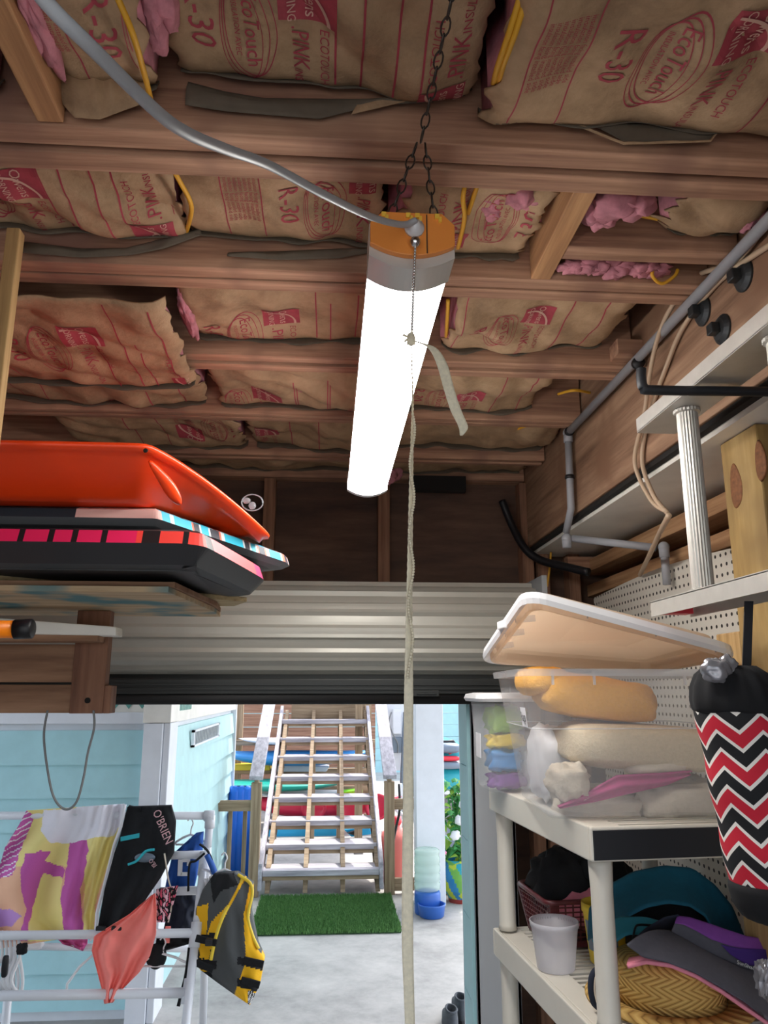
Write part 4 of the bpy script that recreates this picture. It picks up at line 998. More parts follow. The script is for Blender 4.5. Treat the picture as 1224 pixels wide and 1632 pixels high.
def yl(mat, a0, a1, z0, z1, lift):
    b = B().grid(lambda u, v: yc + V(((.0432 + .011 * (z0 + (z1 - z0) * v) / .105 + lift) * math.cos(a0 + (a1 - a0) * u), (.0432 + .011 * (z0 + (z1 - z0) * v) / .105 + lift) * math.sin(a0 + (a1 - a0) * u), z0 + (z1 - z0) * v)), 12, 3); build(b, 'label', mat, yt, smooth=True)
ang = math.radians
yl('jetski_grey', ang(185), ang(275), .03, .092, .0008); yl('lettering_white', ang(232), ang(262), .03, .055, .0014); yl('lettering_dark', ang(205), ang(230), .06, .088, .0014)
b = B()
for k in range(9): a = ang(236 + k * 2.8); r = .0478; b.box(yc.x + r * math.cos(a) - .0005, yc.x + r * math.cos(a) + .0004, yc.y + r * math.sin(a) - .002, yc.y + r * math.sin(a) - .0012, yc.z + .034, yc.z + .052)
build(b, 'barcode', 'lettering_dark', yt)
yl('red_plastic', ang(250), ang(285), .012, .03, .0008)
# big teal sun hat: upright curled brim behind, black lump for its dark opening
ht = thing('sun_hat', 'large teal sun hat with upturned brim at the back of the lower shelf', 'hat', (.74, 1.78, ZS))
def arc_sheet(out, inn, y0, y1, bulge):
    return lambda u, v: (P(*lerp_poly(out, u), y0)).lerp(P(*lerp_poly(inn, u), y1), v) + V((0, bulge * math.sin(PI * v), 0))
out = [(938, 1500), (940, 1450), (965, 1415), (1010, 1390), (1060, 1380), (1105, 1384), (1140, 1410), (1168, 1445), (1190, 1500), (1188, 1530)]
inn = [(965, 1500), (985, 1482), (1005, 1460), (1030, 1447), (1065, 1440), (1100, 1445), (1125, 1462), (1138, 1485), (1150, 1510), (1150, 1530)]
build(B().grid(arc_sheet(out, inn, 1.83, 1.72, .02), 44, 10, th=(0, .008, 0)), 'brim', 'teal_cloth', ht, smooth=True)
build(lump(B(), P(1070, 1490, 1.82), .10, .06, .07, p=.8, wob=.1), 'crown', 'black_cloth', ht, smooth=True)  # black colour stands in for the shade inside the hat
build(B().grid(arc_sheet([(945, 1500), (985, 1462), (1030, 1462), (1060, 1470)], [(955, 1520), (1000, 1490), (1035, 1490), (1065, 1490)], 1.70, 1.66, .0), 16, 4, th=(0, .006, 0)), 'inner_band', 'teal_light', ht, smooth=True)
# straw hat
hc = PZ(1080, 1640, ZS + .004); hc = V((.685, 1.665, ZS + .002))
sh_ = thing('straw_hat', 'woven straw hat at the front of the lower shelf', 'hat', hc)
build(B().lathe(hc, [(.108, 0), (.107, .03), (.105, .058), (.099, .074), (.08, .082), (.02, .084)], 64, wob=lambda t, i: .01 * math.sin(3 * t), uvs=(18, 60)), 'crown', 'straw', sh_, smooth=True)
build(B().lathe(hc, [(.108, .004), (.13, .010), (.15, .010), (.162, .004), (.162, .0), (.13, .004), (.108, .0)], 64, wob=lambda t, i: .01 * math.sin(2 * t + 1), uvs=(18, 60), cap=False), 'brim', 'straw', sh_, smooth=True)
# visors: curved brim plus band
def visor(label, ctr, axis, rb, brim, mats, name='sun_visor'):
    v = thing(name, label, 'visor', ctr); return v
pv = thing('sun_visor', 'faded pink visor lying on the straw hat', 'visor', P(1080, 1570, 1.58))
ed_o = [(1000, 1540), (1030, 1533), (1070, 1539), (1110, 1556), (1150, 1580), (1190, 1608), (1240, 1642)]
ed_i = [(1003, 1531), (1035, 1526), (1075, 1528), (1115, 1540), (1155, 1560), (1195, 1585), (1240, 1612)]
build(B().grid(lambda u, v: P(*lerp_poly(ed_o, u), 1.50).lerp(P(*lerp_poly(ed_i, u), 1.60), v), 36, 6, th=(0, .002, .005)), 'brim', 'pink_cloth', pv, smooth=True)
build(B().tube([P(*lerp_poly(ed_o, k / 30), 1.50) for k in range(31)], .004, 8), 'brim_edge', 'pink_cloth', pv, smooth=True)
gv = thing('sun_visor', 'charcoal visor with purple band on top of the pink visor', 'visor', P(1120, 1510, 1.58))
bo = [(1000, 1508), (1025, 1526), (1062, 1534), (1105, 1550), (1150, 1575), (1190, 1600), (1240, 1640)]
bi = [(1070, 1486), (1080, 1492), (1098, 1502), (1120, 1515), (1150, 1530), (1185, 1546), (1240, 1556)]
build(B().grid(lambda u, v: P(*lerp_poly(bo, u), 1.485).lerp(P(*lerp_poly(bi, u), 1.60), v) + V((0, 0, .010 * math.sin(PI * v))), 40, 12, th=(0, .003, .003)), 'brim', 'grey_cloth', gv, smooth=True)
bt_ = [(1076, 1472), (1090, 1474), (1110, 1484), (1135, 1498), (1165, 1508), (1195, 1514), (1240, 1518)]
build(B().grid(lambda u, v: P(*lerp_poly(bi, u), 1.60).lerp(P(*lerp_poly(bt_, u), 1.605), v), 30, 5, th=(0, .003, .0)), 'crown_band', 'grey_cloth', gv, smooth=True)
pt_ = [(1080, 1460), (1100, 1462), (1125, 1470), (1160, 1482), (1190, 1492), (1215, 1496), (1240, 1498)]
build(B().grid(lambda u, v: P(*lerp_poly(bt_, u), 1.606).lerp(P(*lerp_poly(pt_, u), 1.625), v), 30, 5, th=(0, .003, .0)), 'purple_band', 'purple_cloth', gv, smooth=True)
build(B().grid(lambda u, v: P(*lerp_poly([(1150, 1506), (1180, 1512), (1240, 1514)], u), 1.601).lerp(P(*lerp_poly([(1165, 1522), (1190, 1538), (1240, 1545)], u), 1.597), v), 14, 5, th=(0, .003, .0)), 'violet_lining', 'violet_dark', gv, smooth=True)
q0 = P(1174, 1533, 1.590); q1 = P(1208, 1546, 1.586)
build(write(B(), 'SunShade', .0105, q0.lerp(q1, .5), q1 - q0, V((.0, -.2, 1))), 'lettering', 'lettering_white', gv)
vt = thing('sun_visor', 'dark navy visor half hidden behind the charcoal visor', 'visor', P(1040, 1480, 1.68))
build(B().grid(lambda u, v: P(*lerp_poly([(1006, 1502), (1030, 1480), (1060, 1462), (1082, 1458)], u), 1.62).lerp(P(*lerp_poly([(1010, 1515), (1040, 1500), (1072, 1480), (1090, 1476)], u), 1.66), v), 18, 6, th=(0, .004, 0)), 'brim', 'navy_cloth', vt, smooth=True)
build(B().tube(spline([P(1008, 1504, 1.63), P(1012, 1480, 1.65), P(1020, 1474, 1.66), P(1050, 1476, 1.66)], 6), .0022, 6), 'elastic', 'black_cloth', vt, smooth=True)
st = thing('strap_bundle', 'black and cream sandal straps behind the front post', 'sandal', V((.525, 1.615, ZS)))
for k, (dx, r, mt) in enumerate(((-.012, .0065, 'navy_cloth'), (0, .006, 'cream_knit'), (.012, .0065, 'black_cloth'), (.02, .006, 'navy_cloth'))):
    p0 = P(955, 1545, 1.62); build(B().tube(spline([P(962 + k * 3, 1538 + 2 * k, 1.63), P(946 + 4 * k, 1552, 1.615), P(942 + 4 * k, 1575, 1.61), P(948 + 4 * k, 1600, 1.61), P(962, 1608, 1.62)], 6), r, 8), 'strap', mt, st, smooth=True)
one(lump(B(), P(1222, 1562, 1.46), .016, .02, .032, p=.8, wob=.5, seed=21), 'crumpled_bag', 'grey_foil', 'crumpled grey plastic bag at the right edge beside the visors', 'bag', smooth=False)
# chevron bag holder
c0, c1 = P(1171, 1112, 1.13), P(1232, 1432, 1.13); ax = (c1 - c0); Lb = ax.length; axn = ax.normalized()
bg_ = thing('bag_holder', 'red white and black chevron bag dispenser hanging at right', 'bag holder', c1)
build(B().lathe(c0, [(.0600 - .006 * k / 24 + .0015 * math.sin(k * .7), .010 + (Lb - .03) * k / 24) for k in range(25)], 72, axn, cap=False, uvs=(6.0, 20.0)), 'sleeve', 'chevron_cloth', bg_, smooth=True)
build(B().lathe(c0, [(.022, -.042), (.035, -.046), (.050, -.034), (.060, -.016), (.064, .004), (.0635, .016), (.0605, .021)], 72, axn, wob=lambda t, i: (.075 * math.sin(15 * t + math.sin(3 * t)) * max(0, 1 - i / 5.5)) + .02 * math.sin(5 * t)), 'gathered_top', 'black_cloth', bg_, smooth=True)
build(B().lathe(c0, [(.0545, Lb - .022), (.056, Lb - .012), (.054, Lb + .008), (.044, Lb + .024), (.030, Lb + .030)], 60, axn, wob=lambda t, i: (.04 * math.sin(13 * t) * max(0, i - 2) / 2)), 'gathered_base', 'black_cloth', bg_, smooth=True)
f = lump(B(), P(1140, 1068, 1.085), .020, .012, .016, p=.9, wob=.35, seed=31, freq=2); lump(f, P(1158, 1062, 1.10), .014, .012, .015, p=.9, wob=.4, seed=33, freq=2); build(f, 'plastic_bags', 'grey_foil', bg_, smooth=True)
s0 = V((.66, 1.12, 1.888)); 
build(B().grid(lambda u, v: P(1194, 958, 1.16).lerp(P(1190, 1075, 1.16), v) + V((.014 * (u - .5), 0, 0)), 2, 8, th=(0, .002, 0)), 'strap', 'black_vinyl', bg_)
build(B().tube(spline([P(1212, 1100, 1.10), P(1222, 1130, 1.09), P(1214, 1155, 1.09), P(1216, 1175, 1.095)], 6), .003, 8), 'side_loop', 'black_cloth', bg_, smooth=True)
# ================================================================== DRYING RACK AND CLOTHES
rk = thing('drying_rack', 'white plastic pipe drying rack loaded with swimwear at left', 'rack', P(300, 1640, 4.0))
R_ = .0195
def pipe(*pts, r=R_): build(B().tube(pts, r, 14), 'pipe', 'pvc', rk, smooth=True)
def tee(p, q, r=.026): build(B().tube([p, q], r, 14), 'fitting', 'pvc', rk, smooth=True)
YT, YB = 4.25, 3.92
A = P(335, 1300, YT); Bq = P(-120, 1300, YT); pipe(Bq, A)
leg0, leg1, leg2, leg3, leg4 = A, P(333, 1322, YT), P(326, 1365, 4.15), P(312, 1490, 3.98), P(288, 1680, 3.84)
foot = leg3 + (leg3 - leg2) * (leg3.z / (leg2.z - leg3.z))
pipe(leg0, P(331, 1350, YT), r=R_); tee(A + V((-.03, 0, 0)), A + V((.02, 0, 0))); tee(A, A + V((0, 0, -.06)))
pipe(leg2, leg3); pipe(leg3, foot)
tee(P(327, 1358, 4.16), P(323, 1395, 4.12)); tee(P(314, 1470, 4.0), P(309, 1510, 3.96)); tee(P(303, 1560, 3.93), P(297, 1600, 3.89))
backfoot = P(318, 1632, 4.42); pipe(P(331, 1340, YT + .02), P(330, 1400, 4.3), V((backfoot.x, 4.55, .0)))
pipe(P(-150, 1493, 3.98), P(310, 1487, 3.98)); pipe(P(-150, 1590, 3.90), P(298, 1582, 3.90), r=.021)
pipe(P(240, 1364, 4.2), P(326, 1362, 4.17)); pipe(P(255, 1421, 4.12), P(320, 1419, 4.10)); pipe(P(35, 1508, 4.3), P(300, 1512, 4.3), r=.017)
q0_, q1_ = P(20, 1500, 4.25), P(8, 1640, 4.1); pipe(q0_, q0_ + (q1_ - q0_) * (q0_.z / (q0_.z - q1_.z))); 
for k in range(2): tee(P(70 + 160 * k, 1298, YT), P(80 + 160 * k, 1298, YT), .022)
RZ0 = 0
def sheet(left, right, yf, nu, nv, fold=(0, 0), th=.006, colfn=None, name='cloth', mat='towel_print', parent=None, smooth=True, sd=0.):
    def px(u, v):
        a = lerp_poly(left, v); c = lerp_poly(right, v); return a[0] + (c[0] - a[0]) * u, a[1] + (c[1] - a[1]) * u
    def fn(u, v):
        x, y = px(u, v); d = yf(u, v) + fold[1] * (.5 + v) * math.sin(fold[0] * u + 2.2 * noise.noise(V((u * 2 + sd, v * 2.5, sd)))) + .02 * noise.noise(V((u * 5 + sd, v * 5, 1 + sd)))
        return P(x, y, d)
    cf = (lambda u, v: colfn(*px(u, v))) if colfn else None
    return build(B().grid(fn, nu, nv, colfn=cf, th=(0, th, 0)), name, mat, parent, smooth=smooth)
MAG, YEL, WHT, PCH, DMG, LIL = 'cb62b0', 'f4e494', 'eceaf2', 'f0ba98', 'b3367f', 'c090d0'
polys = [(WHT, [(70, 1292), (205, 1278), (182, 1332), (140, 1336), (128, 1340), (105, 1345), (80, 1342), (65, 1325)]),
         (MAG, [(118, 1300), (134, 1306), (141, 1350), (133, 1400), (128, 1420), (134, 1500), (104, 1500), (96, 1430), (104, 1400), (110, 1350)]),
         (MAG, [(40, 1292), (55, 1298), (46, 1325), (35, 1350), (20, 1395), (0, 1400), (-20, 1400), (10, 1340)]),
         (MAG, [(40, 1362), (65, 1356), (80, 1358), (72, 1372), (105, 1385), (100, 1400), (68, 1392), (60, 1420), (45, 1470), (44, 1500), (28, 1500), (42, 1450), (34, 1420), (32, 1390)]),
         (YEL, [(40, 1330), (52, 1300), (72, 1305), (66, 1330), (82, 1345), (112, 1342), (105, 1370), (70, 1360), (40, 1362)]),
         (YEL, [(140, 1330), (182, 1300), (186, 1335), (165, 1400), (152, 1440), (138, 1440), (134, 1400), (142, 1350)]),
         (YEL, [(68, 1392), (100, 1400), (96, 1430), (104, 1500), (44, 1500), (46, 1470), (60, 1420)]),
         (YEL, [(134, 1420), (152, 1430), (152, 1500), (132, 1500)]),
         (LIL, [(-20, 1445), (20, 1450), (35, 1460), (20, 1475), (-20, 1480)]),
         (YEL, [(42, 1400), (52, 1405), (46, 1425), (38, 1420)])]
def tcol(x, y):
    x += 2.5 * noise.noise(V((x * .09, y * .09, 0))); y += 2.5 * noise.noise(V((x * .09, y * .09, 7)))
    if x < 50 and y < 1400 and inpoly(x, y, polys[2][1]): return WHT if math.sin((y + x * .5) * .75) > .72 else MAG
    for c, p in polys:
        if inpoly(x, y, p): return c
    return PCH if y > 1380 else YEL
tw = thing('beach_towel', 'beach towel in pink, yellow and white swirls draped over the rack', 'towel', P(80, 1480, 4.0))
sheet([(42, 1292), (30, 1315), (8, 1350), (-12, 1420), (-18, 1480), (-20, 1515)], [(198, 1281), (192, 1320), (183, 1345), (168, 1405), (155, 1455), (152, 1488)], lambda u, v: YT - .035 - .17 * v ** 1.3 + .016 * math.sin(u * 62) * max(0, (u - .55) / .45), 170, 150, (15, .034), .008, tcol, 'drape', 'towel_print', tw, sd=1)
build(B().tube([P(*lerp_poly([(199, 1282), (192, 1320), (183, 1345), (168, 1405), (155, 1455), (153, 1486)], k / 20), YT - .05 - .17 * (k / 20) ** 1.3) for k in range(21)], .009, 8), 'hem', 'white_cloth', tw, smooth=True)
def garment(name, label, mat, left, right, y0, y1, fold=(8, .012), th=.02, nu=40, nv=40, cat='clothing', sd=0., colfn=None):
    t = thing(name, label, cat, P(*left[-1], y1))
    sheet(left, right, lambda u, v: y0 + (y1 - y0) * v, nu, nv, fold, th, colfn, 'cloth', mat, t, sd=sd); return t
def mark(t, s, size, x, y, x2, y2, d, mat='lettering_pink', name='lettering'):
    o, q = P(x, y, d), P(x2, y2, d); r = (q - o); build(write(B(), s, size, (o + q) / 2, r, V((0, -1, 0)).cross(r), .8), name, mat, t)
ws = garment('swim_vest', 'black neoprene swim vest folded over the rack beside the towel', 'black_cloth', [(203, 1286), (192, 1330), (182, 1360), (166, 1420), (155, 1482)], [(272, 1284), (279, 1310), (276, 1360), (255, 1400), (200, 1480)], YT - .04, 3.99, (7, .014), .03, sd=2)
mark(ws, "O'BRIEN", .058, 250, 1296, 268, 1340, 4.09)
mark(ws, "O'BRIEN", .03, 240, 1372, 255, 1392, 4.06)
build(B().grid(lambda u, v: P(192 + 30 * u, 1334 - 6 * u + 7 * v, 4.13), 8, 4, th=(0, .004, 0)), 'teal_panel', 'teal_trim', ws)
build(B().ell(P(231, 1367, 4.085),   .05, .012, .022, 18, 10), 'neck_lining', 'jetski_grey', ws, smooth=True)
build(B().tube(spline([P(204, 1378, 4.07), P(218, 1372, 4.07), P(232, 1357, 4.07), P(246, 1354, 4.07)], 6), .006, 8), 'neck_binding', 'teal_trim', ws, smooth=True)
for x in (160, 185): build(B().box(P(x - 8, 1480, 3.93).x, P(x + 8, 1480, 3.93).x, 3.93, 3.95, P(x, 1484, 3.93).z, P(x, 1477, 3.93).z), 'buckle', 'black_plastic', ws, bevel=.004)
build(B().tube(spline([P(262, 1360, 4.07), P(268, 1400, 4.06), P(275, 1430, 4.06), P(268, 1470, 4.04)], 6), .004, 6), 'draw_cord', 'cream_knit', ws, smooth=True)
garment('sleeveless_vest', 'black vest panel hanging behind the swim vest', 'black_cloth', [(205, 1284), (202, 1310), (196, 1350)], [(240, 1290), (240, 1320), (235, 1350)], YT - .02, 4.2, sd=3)
garment('swimsuit', 'coral pink swimsuit hanging over the lower rack bar', 'coral_cloth', [(240, 1428), (205, 1458), (150, 1492), (146, 1515), (155, 1550), (163, 1580), (166, 1600)], [(247, 1424), (249, 1450), (248, 1490), (238, 1525), (222, 1550), (192, 1580), (180, 1598)], 3.95, 3.88, (16, .016), .012, 60, 50, sd=4)
je = garment('jersey', 'blue sports jersey with white number on a hanger', 'blue_cloth', [(282, 1355), (275, 1362), (268, 1390), (262, 1420)], [(312, 1328), (324, 1326), (322, 1360), (308, 1420)], 4.22, 4.2, (6, .02), .02, sd=5)
b = B(); 
for (x0, y0, x1, y1) in ((284, 1370, 290, 1396), (290, 1369, 303, 1374), (288, 1390, 300, 1396), (298, 1372, 303, 1380)):
    p = P(x0, y0, 4.168); q = P(x1, y1, 4.168); b.box(p.x, q.x, 4.166, 4.172, q.z, p.z)
build(b, 'number', 'white_cloth', je, bevel=.002)
garment('swim_shorts', 'dark navy shorts hanging under the blue jersey', 'navy_cloth', [(262, 1418), (268, 1450), (258, 1492)], [(312, 1415), (310, 1450), (303, 1490)], 4.19, 4.18, (7, .015), .02, sd=6)
garment('bikini_bottoms', 'black strappy bottoms low on the rack', 'black_cloth', [(250, 1490), (248, 1505), (252, 1512)], [(304, 1488), (300, 1505), (262, 1516)], 4.0, 4.0, (7, .01), .02, sd=7)
one(lump(B(), P(249, 1524, 4.0), .048, .02, .055, p=1, wob=.05), 'bikini_cup', 'black_cloth', 'black bikini cup dangling right of the coral swimsuit', 'clothing', smooth=True)
def zeb(x, y): q = noise.noise(V((x * .22, y * .12, 3))); return 'f2c3cf' if q > .12 else ('15151a' if q > -.22 else 'ef6a86')
garment('print_top', 'pink, black and white streaked swim top', 'towel_print', [(249, 1418), (248, 1440), (250, 1470)], [(284, 1412), (276, 1440), (268, 1470)], 4.05, 4.03, (9, .012), .015, 40, 40, sd=8, colfn=zeb)
garment('swim_bottoms', 'maroon cloth hanging behind the lower left bar', 'magenta_cloth', [(85, 1490), (100, 1505), (118, 1510)], [(140, 1490), (138, 1505), (132, 1516)], 4.28, 4.27, (7, .01), .012, sd=9)
one(B().box(P(264, 1480, 4.0).x, P(272, 1480, 4.0).x, 3.99, 4.0, P(268, 1502, 4.0).z, P(268, 1476, 4.0).z), 'fabric_tag', 'coral_cloth', 'small orange red tag hanging on the black bottoms', 'tag')
# yellow and grey life vest
VP_ = [('101114', [(335, 1392), (372, 1392), (380, 1410), (352, 1420), (340, 1440), (336, 1410)]),
       ('f2b813', [(385, 1400), (391, 1400), (340, 1495), (332, 1530), (318, 1525), (336, 1470), (365, 1440)]),
       ('f2b813', [(314, 1445), (332, 1440), (330, 1480), (322, 1530), (312, 1500)]),
       ('f2b813', [(398, 1412), (404, 1412), (396, 1470), (412, 1515), (428, 1530), (400, 1610), (370, 1596), (392, 1530), (388, 1460)])]
def vcol(x, y):
    if 1500 < y < 1600 and x > 378:
        s = (y - 1505 - (x - 380) * .25)
        if 20 < s < 32 or 55 < s < 68: return '14151a'
        if s > 70 and x > 395: return 'd9d9d9' if (int(x / 1.6) + int(y / 1.6)) % 2 else '222222'
    if x < 345 and (1488 < y < 1505 or 1530 < y < 1545): return '14151a'
    for c, p in VP_:
        if inpoly(x, y, p): return c
    if x < 338 and y > 1490: return 'f2b813' if (y // 18) % 2 else '15161a'
    return '4e5152'
lv = thing('life_vest', 'yellow and grey life vest hanging at the right end of the rack', 'life vest', P(370, 1590, 4.0))
sheet([(340, 1394), (322, 1420), (312, 1450), (311, 1500), (318, 1545), (345, 1565), (380, 1590)], [(378, 1392), (403, 1410), (400, 1455), (410, 1505), (421, 1530), (414, 1570), (398, 1602)], lambda u, v: 4.02 - .05 * math.sin(PI * u) - .05 * v, 70, 80, (5, .012), .06, vcol, 'shell', 'vest_cloth', lv, sd=11)
build(B().tube(spline([P(387, 1398, 4.0), P(375, 1425, 3.98), P(358, 1455, 3.95), P(345, 1490, 3.94), P(336, 1530, 3.93)], 6), .008, 8), 'piping', 'yellow_paint', lv, smooth=True)
build(B().tube(spline([P(379, 1394, 4.0), P(398, 1407, 3.99), P(402, 1425, 3.98), P(395, 1460, 3.97), P(402, 1490, 3.97), P(412, 1512, 3.97)], 6), .008, 8), 'piping', 'yellow_paint', lv, smooth=True)
for (x0, y0, x1, y1) in ((312, 1495, 345, 1503), (312, 1534, 340, 1545), (388, 1530, 420, 1537), (384, 1562, 414, 1570)): build(B().bar(P(x0, y0, 3.925), P(x1, y1, 3.925), .012, .030), 'strap', 'black_cloth', lv, bevel=.003)
build(B().box(P(327, 1500, 3.9).x, P(338, 1500, 3.9).x, 3.895, 3.92, P(330, 1508, 3.9).z, P(330, 1497, 3.9).z), 'buckle', 'black_plastic', lv, bevel=.004)
one(B().tube(spline([P(302, 1510, 4.0), P(297, 1550, 3.97), P(290, 1580, 3.95), P(284, 1604, 3.93)], 4), .008, 6), 'loose_strap', 'black_cloth', 'black strap hanging down beside the front rack leg', 'strap', smooth=True)
t = thing('strap_bundle', 'white and black straps hooked at the upper right of the rack', 'strap', P(335, 1400, 4.1))
for k, (mt, pts) in enumerate((('black_cloth', [(318, 1345), (330, 1355), (338, 1372), (342, 1395)]), ('white_cloth', [(322, 1385), (335, 1390), (340, 1405), (338, 1420), (345, 1420)]), ('black_cloth', [(326, 1360), (312, 1372), (302, 1378), (300, 1420)]), ('blue_cloth', [(330, 1362), (338, 1380), (345, 1400), (348, 1415)]), ('white_cloth', [(328, 1400), (334, 1425), (345, 1435)]))):
    build(B().tube(spline([P(x, y, 4.08) for x, y in pts], 5), .011 if k != 3 else .03, 8, flat=.5), 'strap', mt, t, smooth=True)
# clothes hangers
def hanger(label, cx, cy, w, h, d, tilt=0., mat='white_plastic', r=.006):
    t = thing('clothes_hanger', label, 'hanger', P(cx, cy + h, d))
    m = lambda x, y: P(cx + x, cy + y, d + tilt * x / 40)
    build(B().tube([m(-w, h), m(-w * .98, h * .75), m(-w * .5, h * .3), m(0, 0), m(w * .5, h * .3), m(w * .98, h * .75), m(w, h)], r, 8), 'shoulders', mat, t, smooth=True)
    build(B().tube([m(-w, h), m(w, h)], r * .8, 8), 'bar', mat, t, smooth=True)
    build(B().tube(spline([m(0, 0), m(1, -10), m(4, -18), m(0, -26), m(-5, -22)], 4), r * .6, 6), 'hook', mat, t, smooth=True)
    return t
hanger('white hanger under the jersey at upper right of the rack', 304, 1330, 24, 16, 4.27)
hanger('white hanger dangling left of the coral swimsuit', 148, 1522, 42, 62, 3.97)
hanger('white hanger dangling right of the coral swimsuit', 260, 1520, 40, 20, 3.99)
hanger('white hanger holding the life vest', 358, 1385, 24, 18, 4.06)
for k, nm in enumerate(('leftmost', 'second', 'third', 'fourth', 'rightmost')): 
    t = thing('clothes_hanger', f'{nm} white hanger bunched edge on at far left of rack', 'hanger', P(4 + 7 * k, 1583, 4.0))
    x = 2 + k * 7
    build(B().tube(spline([P(x, 1500, 4.0), P(x + 1, 1525, 4.0), P(x - 12, 1555 + 2 * k, 3.95), P(x + 2, 1583, 4.0), P(x + 6, 1560, 4.05), P(x + 1, 1525, 4.0)], 5), .0075, 8), 'frame', 'white_plastic', t, smooth=True)
    build(B().tube(spline([P(x, 1503, 4.0), P(x - 1, 1492, 4.0), P(x + 2, 1484, 3.99)], 4), .005, 6), 'hook', 'white_plastic', t, smooth=True)
one(lump(B(), P(8, 1540, 3.93), .014, .01, .045, p=.6, wob=.1), 'hanger_clip', 'black_plastic', 'black clip on the bunched hangers at far left', 'clip', smooth=True)
one(lump(B(), P(35, 1512, 3.96), .022, .015, .022, p=.6, wob=.3), 'swim_strap', 'black_cloth', 'black strap end beside the bunched hangers', 'strap', smooth=True)
one(lump(B(), P(52, 1506, 4.26), .05, .015, .02, p=.6, wob=.3, seed=4), 'swim_cloth', 'white_cloth', 'white cloth scrap on the back bar left of the maroon cloth', 'cloth', smooth=True)
# ================================================================== OUTSIDE: STAIRS, YARD THINGS
stt = thing('wooden_stairs', 'weathered open wooden stairs going up behind the green mat', 'stairs', (-.03, 8.3, 0))
NT = 8; y0_, z0_ = 7.30, .185
ty = lambda k: y0_ + k * .335
ZT = [P(500, yy, ty(k) + .02).z for k, yy in enumerate((1386, 1345, 1307, 1270, 1237, 1205, 1176, 1147))]
for k in range(NT):
    for q in (0, 1): build(B().box(-.553, .468, ty(k) + q * .145, ty(k) + q * .145 + .138, ZT[k] - .048, ZT[k]), 'tread', 'deck_grey', stt, bevel=.003)
    build(B().box(-.55, .465, ty(k) + .012, ty(k) + .045, ZT[k] - .082, ZT[k] - .0485), 'tread_support', 'deck_brown', stt)
sl = (ZT[-1] - ZT[0]) / (7 * .335)
for x in (-.53, -.20, .13, .44):
    b = B(); zz = lambda y, d: ZT[0] + sl * (y - y0_) - d
    b.prism([(x, y0_ + .03, max(.0, zz(y0_, .19))), (x, y0_ + .10, zz(y0_ + .1, .045)), (x, ty(7) + .3, zz(ty(7) + .3, .045)), (x, ty(7) + .3, zz(ty(7) + .3, .25)), (x, y0_ + .35, zz(y0_ + .35, .30))], (.04, 0, 0))
    build(b, 'stringer', 'deck_brown', stt)
    for k in range(NT): build(B().box(x, x + .04, ty(k) + .05, ty(k) + .27, ZT[k] - .145, ZT[k] - .042), 'stringer_step', 'deck_brown_z', stt)
for x in (-.592, .470):
    b = B().prism([(x, y0_ - .02, ZT[0] - .16), (x, y0_ - .02, ZT[0] + .06), (x, ty(7) + .3, ZT[7] + .16), (x, ty(7) + .3, ZT[7] - .10)], (.036, 0, 0)); build(b, 'skirt_board', 'deck_grey_y', stt, bevel=.003)
build(B().box(-.46, .46, ty(7) + .30, ty(7) + .34, ZT[7] - .02, ZT[7] + .5), 'landing_fascia', 'deck_brown', stt)
for x in (-.20, .13): build(B().box(x - .01, x + .05, 9.95, 10.05, 0, 1.7), 'support_post', 'deck_brown_z', stt)
build(B().box(.33, .42, 9.7, 9.8, 0, 1.7), 'support_post', 'deck_brown_z', stt)
for sgn, xp in ((-1, -.675), (1, .515)):
    lab = 'left' if sgn < 0 else 'right'
    rl = thing('stair_railing', f'weathered grey handrail with post on the {lab} side of the stairs', 'railing', (xp, 7.3, 0))
    build(B().box(xp, xp + .09, 7.28, 7.37, 0, .94), 'post', 'deck_brown_z', rl, bevel=.004)
    r0 = V((xp + .045, 7.22, .985)); r1 = V((xp + .045 - sgn * -.0, 9.8, 2.2))
    build(B().bar(r0, r1, .12, .04), 'handrail', 'deck_grey_y', rl, bevel=.004)
    build(B().bar(r0 + V((0, .06, -.05)), r1 + V((0, .06, -.05)), .035, .09), 'subrail', 'deck_brown_z', rl)
    a, c = (xp - .42, xp) if sgn < 0 else (xp + .09, xp + .28)
    build(B().box(a, c + .09 if sgn < 0 else c, 7.30, 7.345, .70, .79), 'top_rail', 'deck_brown', rl, bevel=.003)
    build(B().box(a, c + .09 if sgn < 0 else c, 7.29, 7.345, .03, .13), 'bottom_rail', 'deck_brown', rl, bevel=.003)
    for x in ((-.745, -.875, -1.005, -1.1) if sgn < 0 else (.70, .80)): build(B().box(x, x + .035, 7.35, 7.385, .10, .76), 'baluster', 'deck_brown_z', rl)
# turf mat
t = thing('turf_mat', 'green artificial turf mat on the concrete before the stairs', 'mat', (0, 6.7, 0))
build(B().box(-.545, .56, 6.2, 7.24, 0.001, .012), 'backing', 'mat_back', t)
b = B(); rnd = random.Random(3)
for k in range(26000):
    x, y = rnd.uniform(-.55, .565), rnd.uniform(6.19, 7.245); a = rnd.uniform(0, 6.28); h = rnd.uniform(.018, .034); dx, dy = math.cos(a) * .004, math.sin(a) * .004; lx, ly = rnd.uniform(-.012, .012), rnd.uniform(-.012, .012)
    b.v += [V((x - dx, y - dy, .011)), V((x + dx, y + dy, .011)), V((x + lx, y + ly, .011 + h))]; n = len(b.v); b.f.append((n - 3, n - 2, n - 1)); b.c.append(None); b.m.append(0); b.uv.append(None)
tag(build(b, 'turf_blades', 'turf', t), kind='stuff')
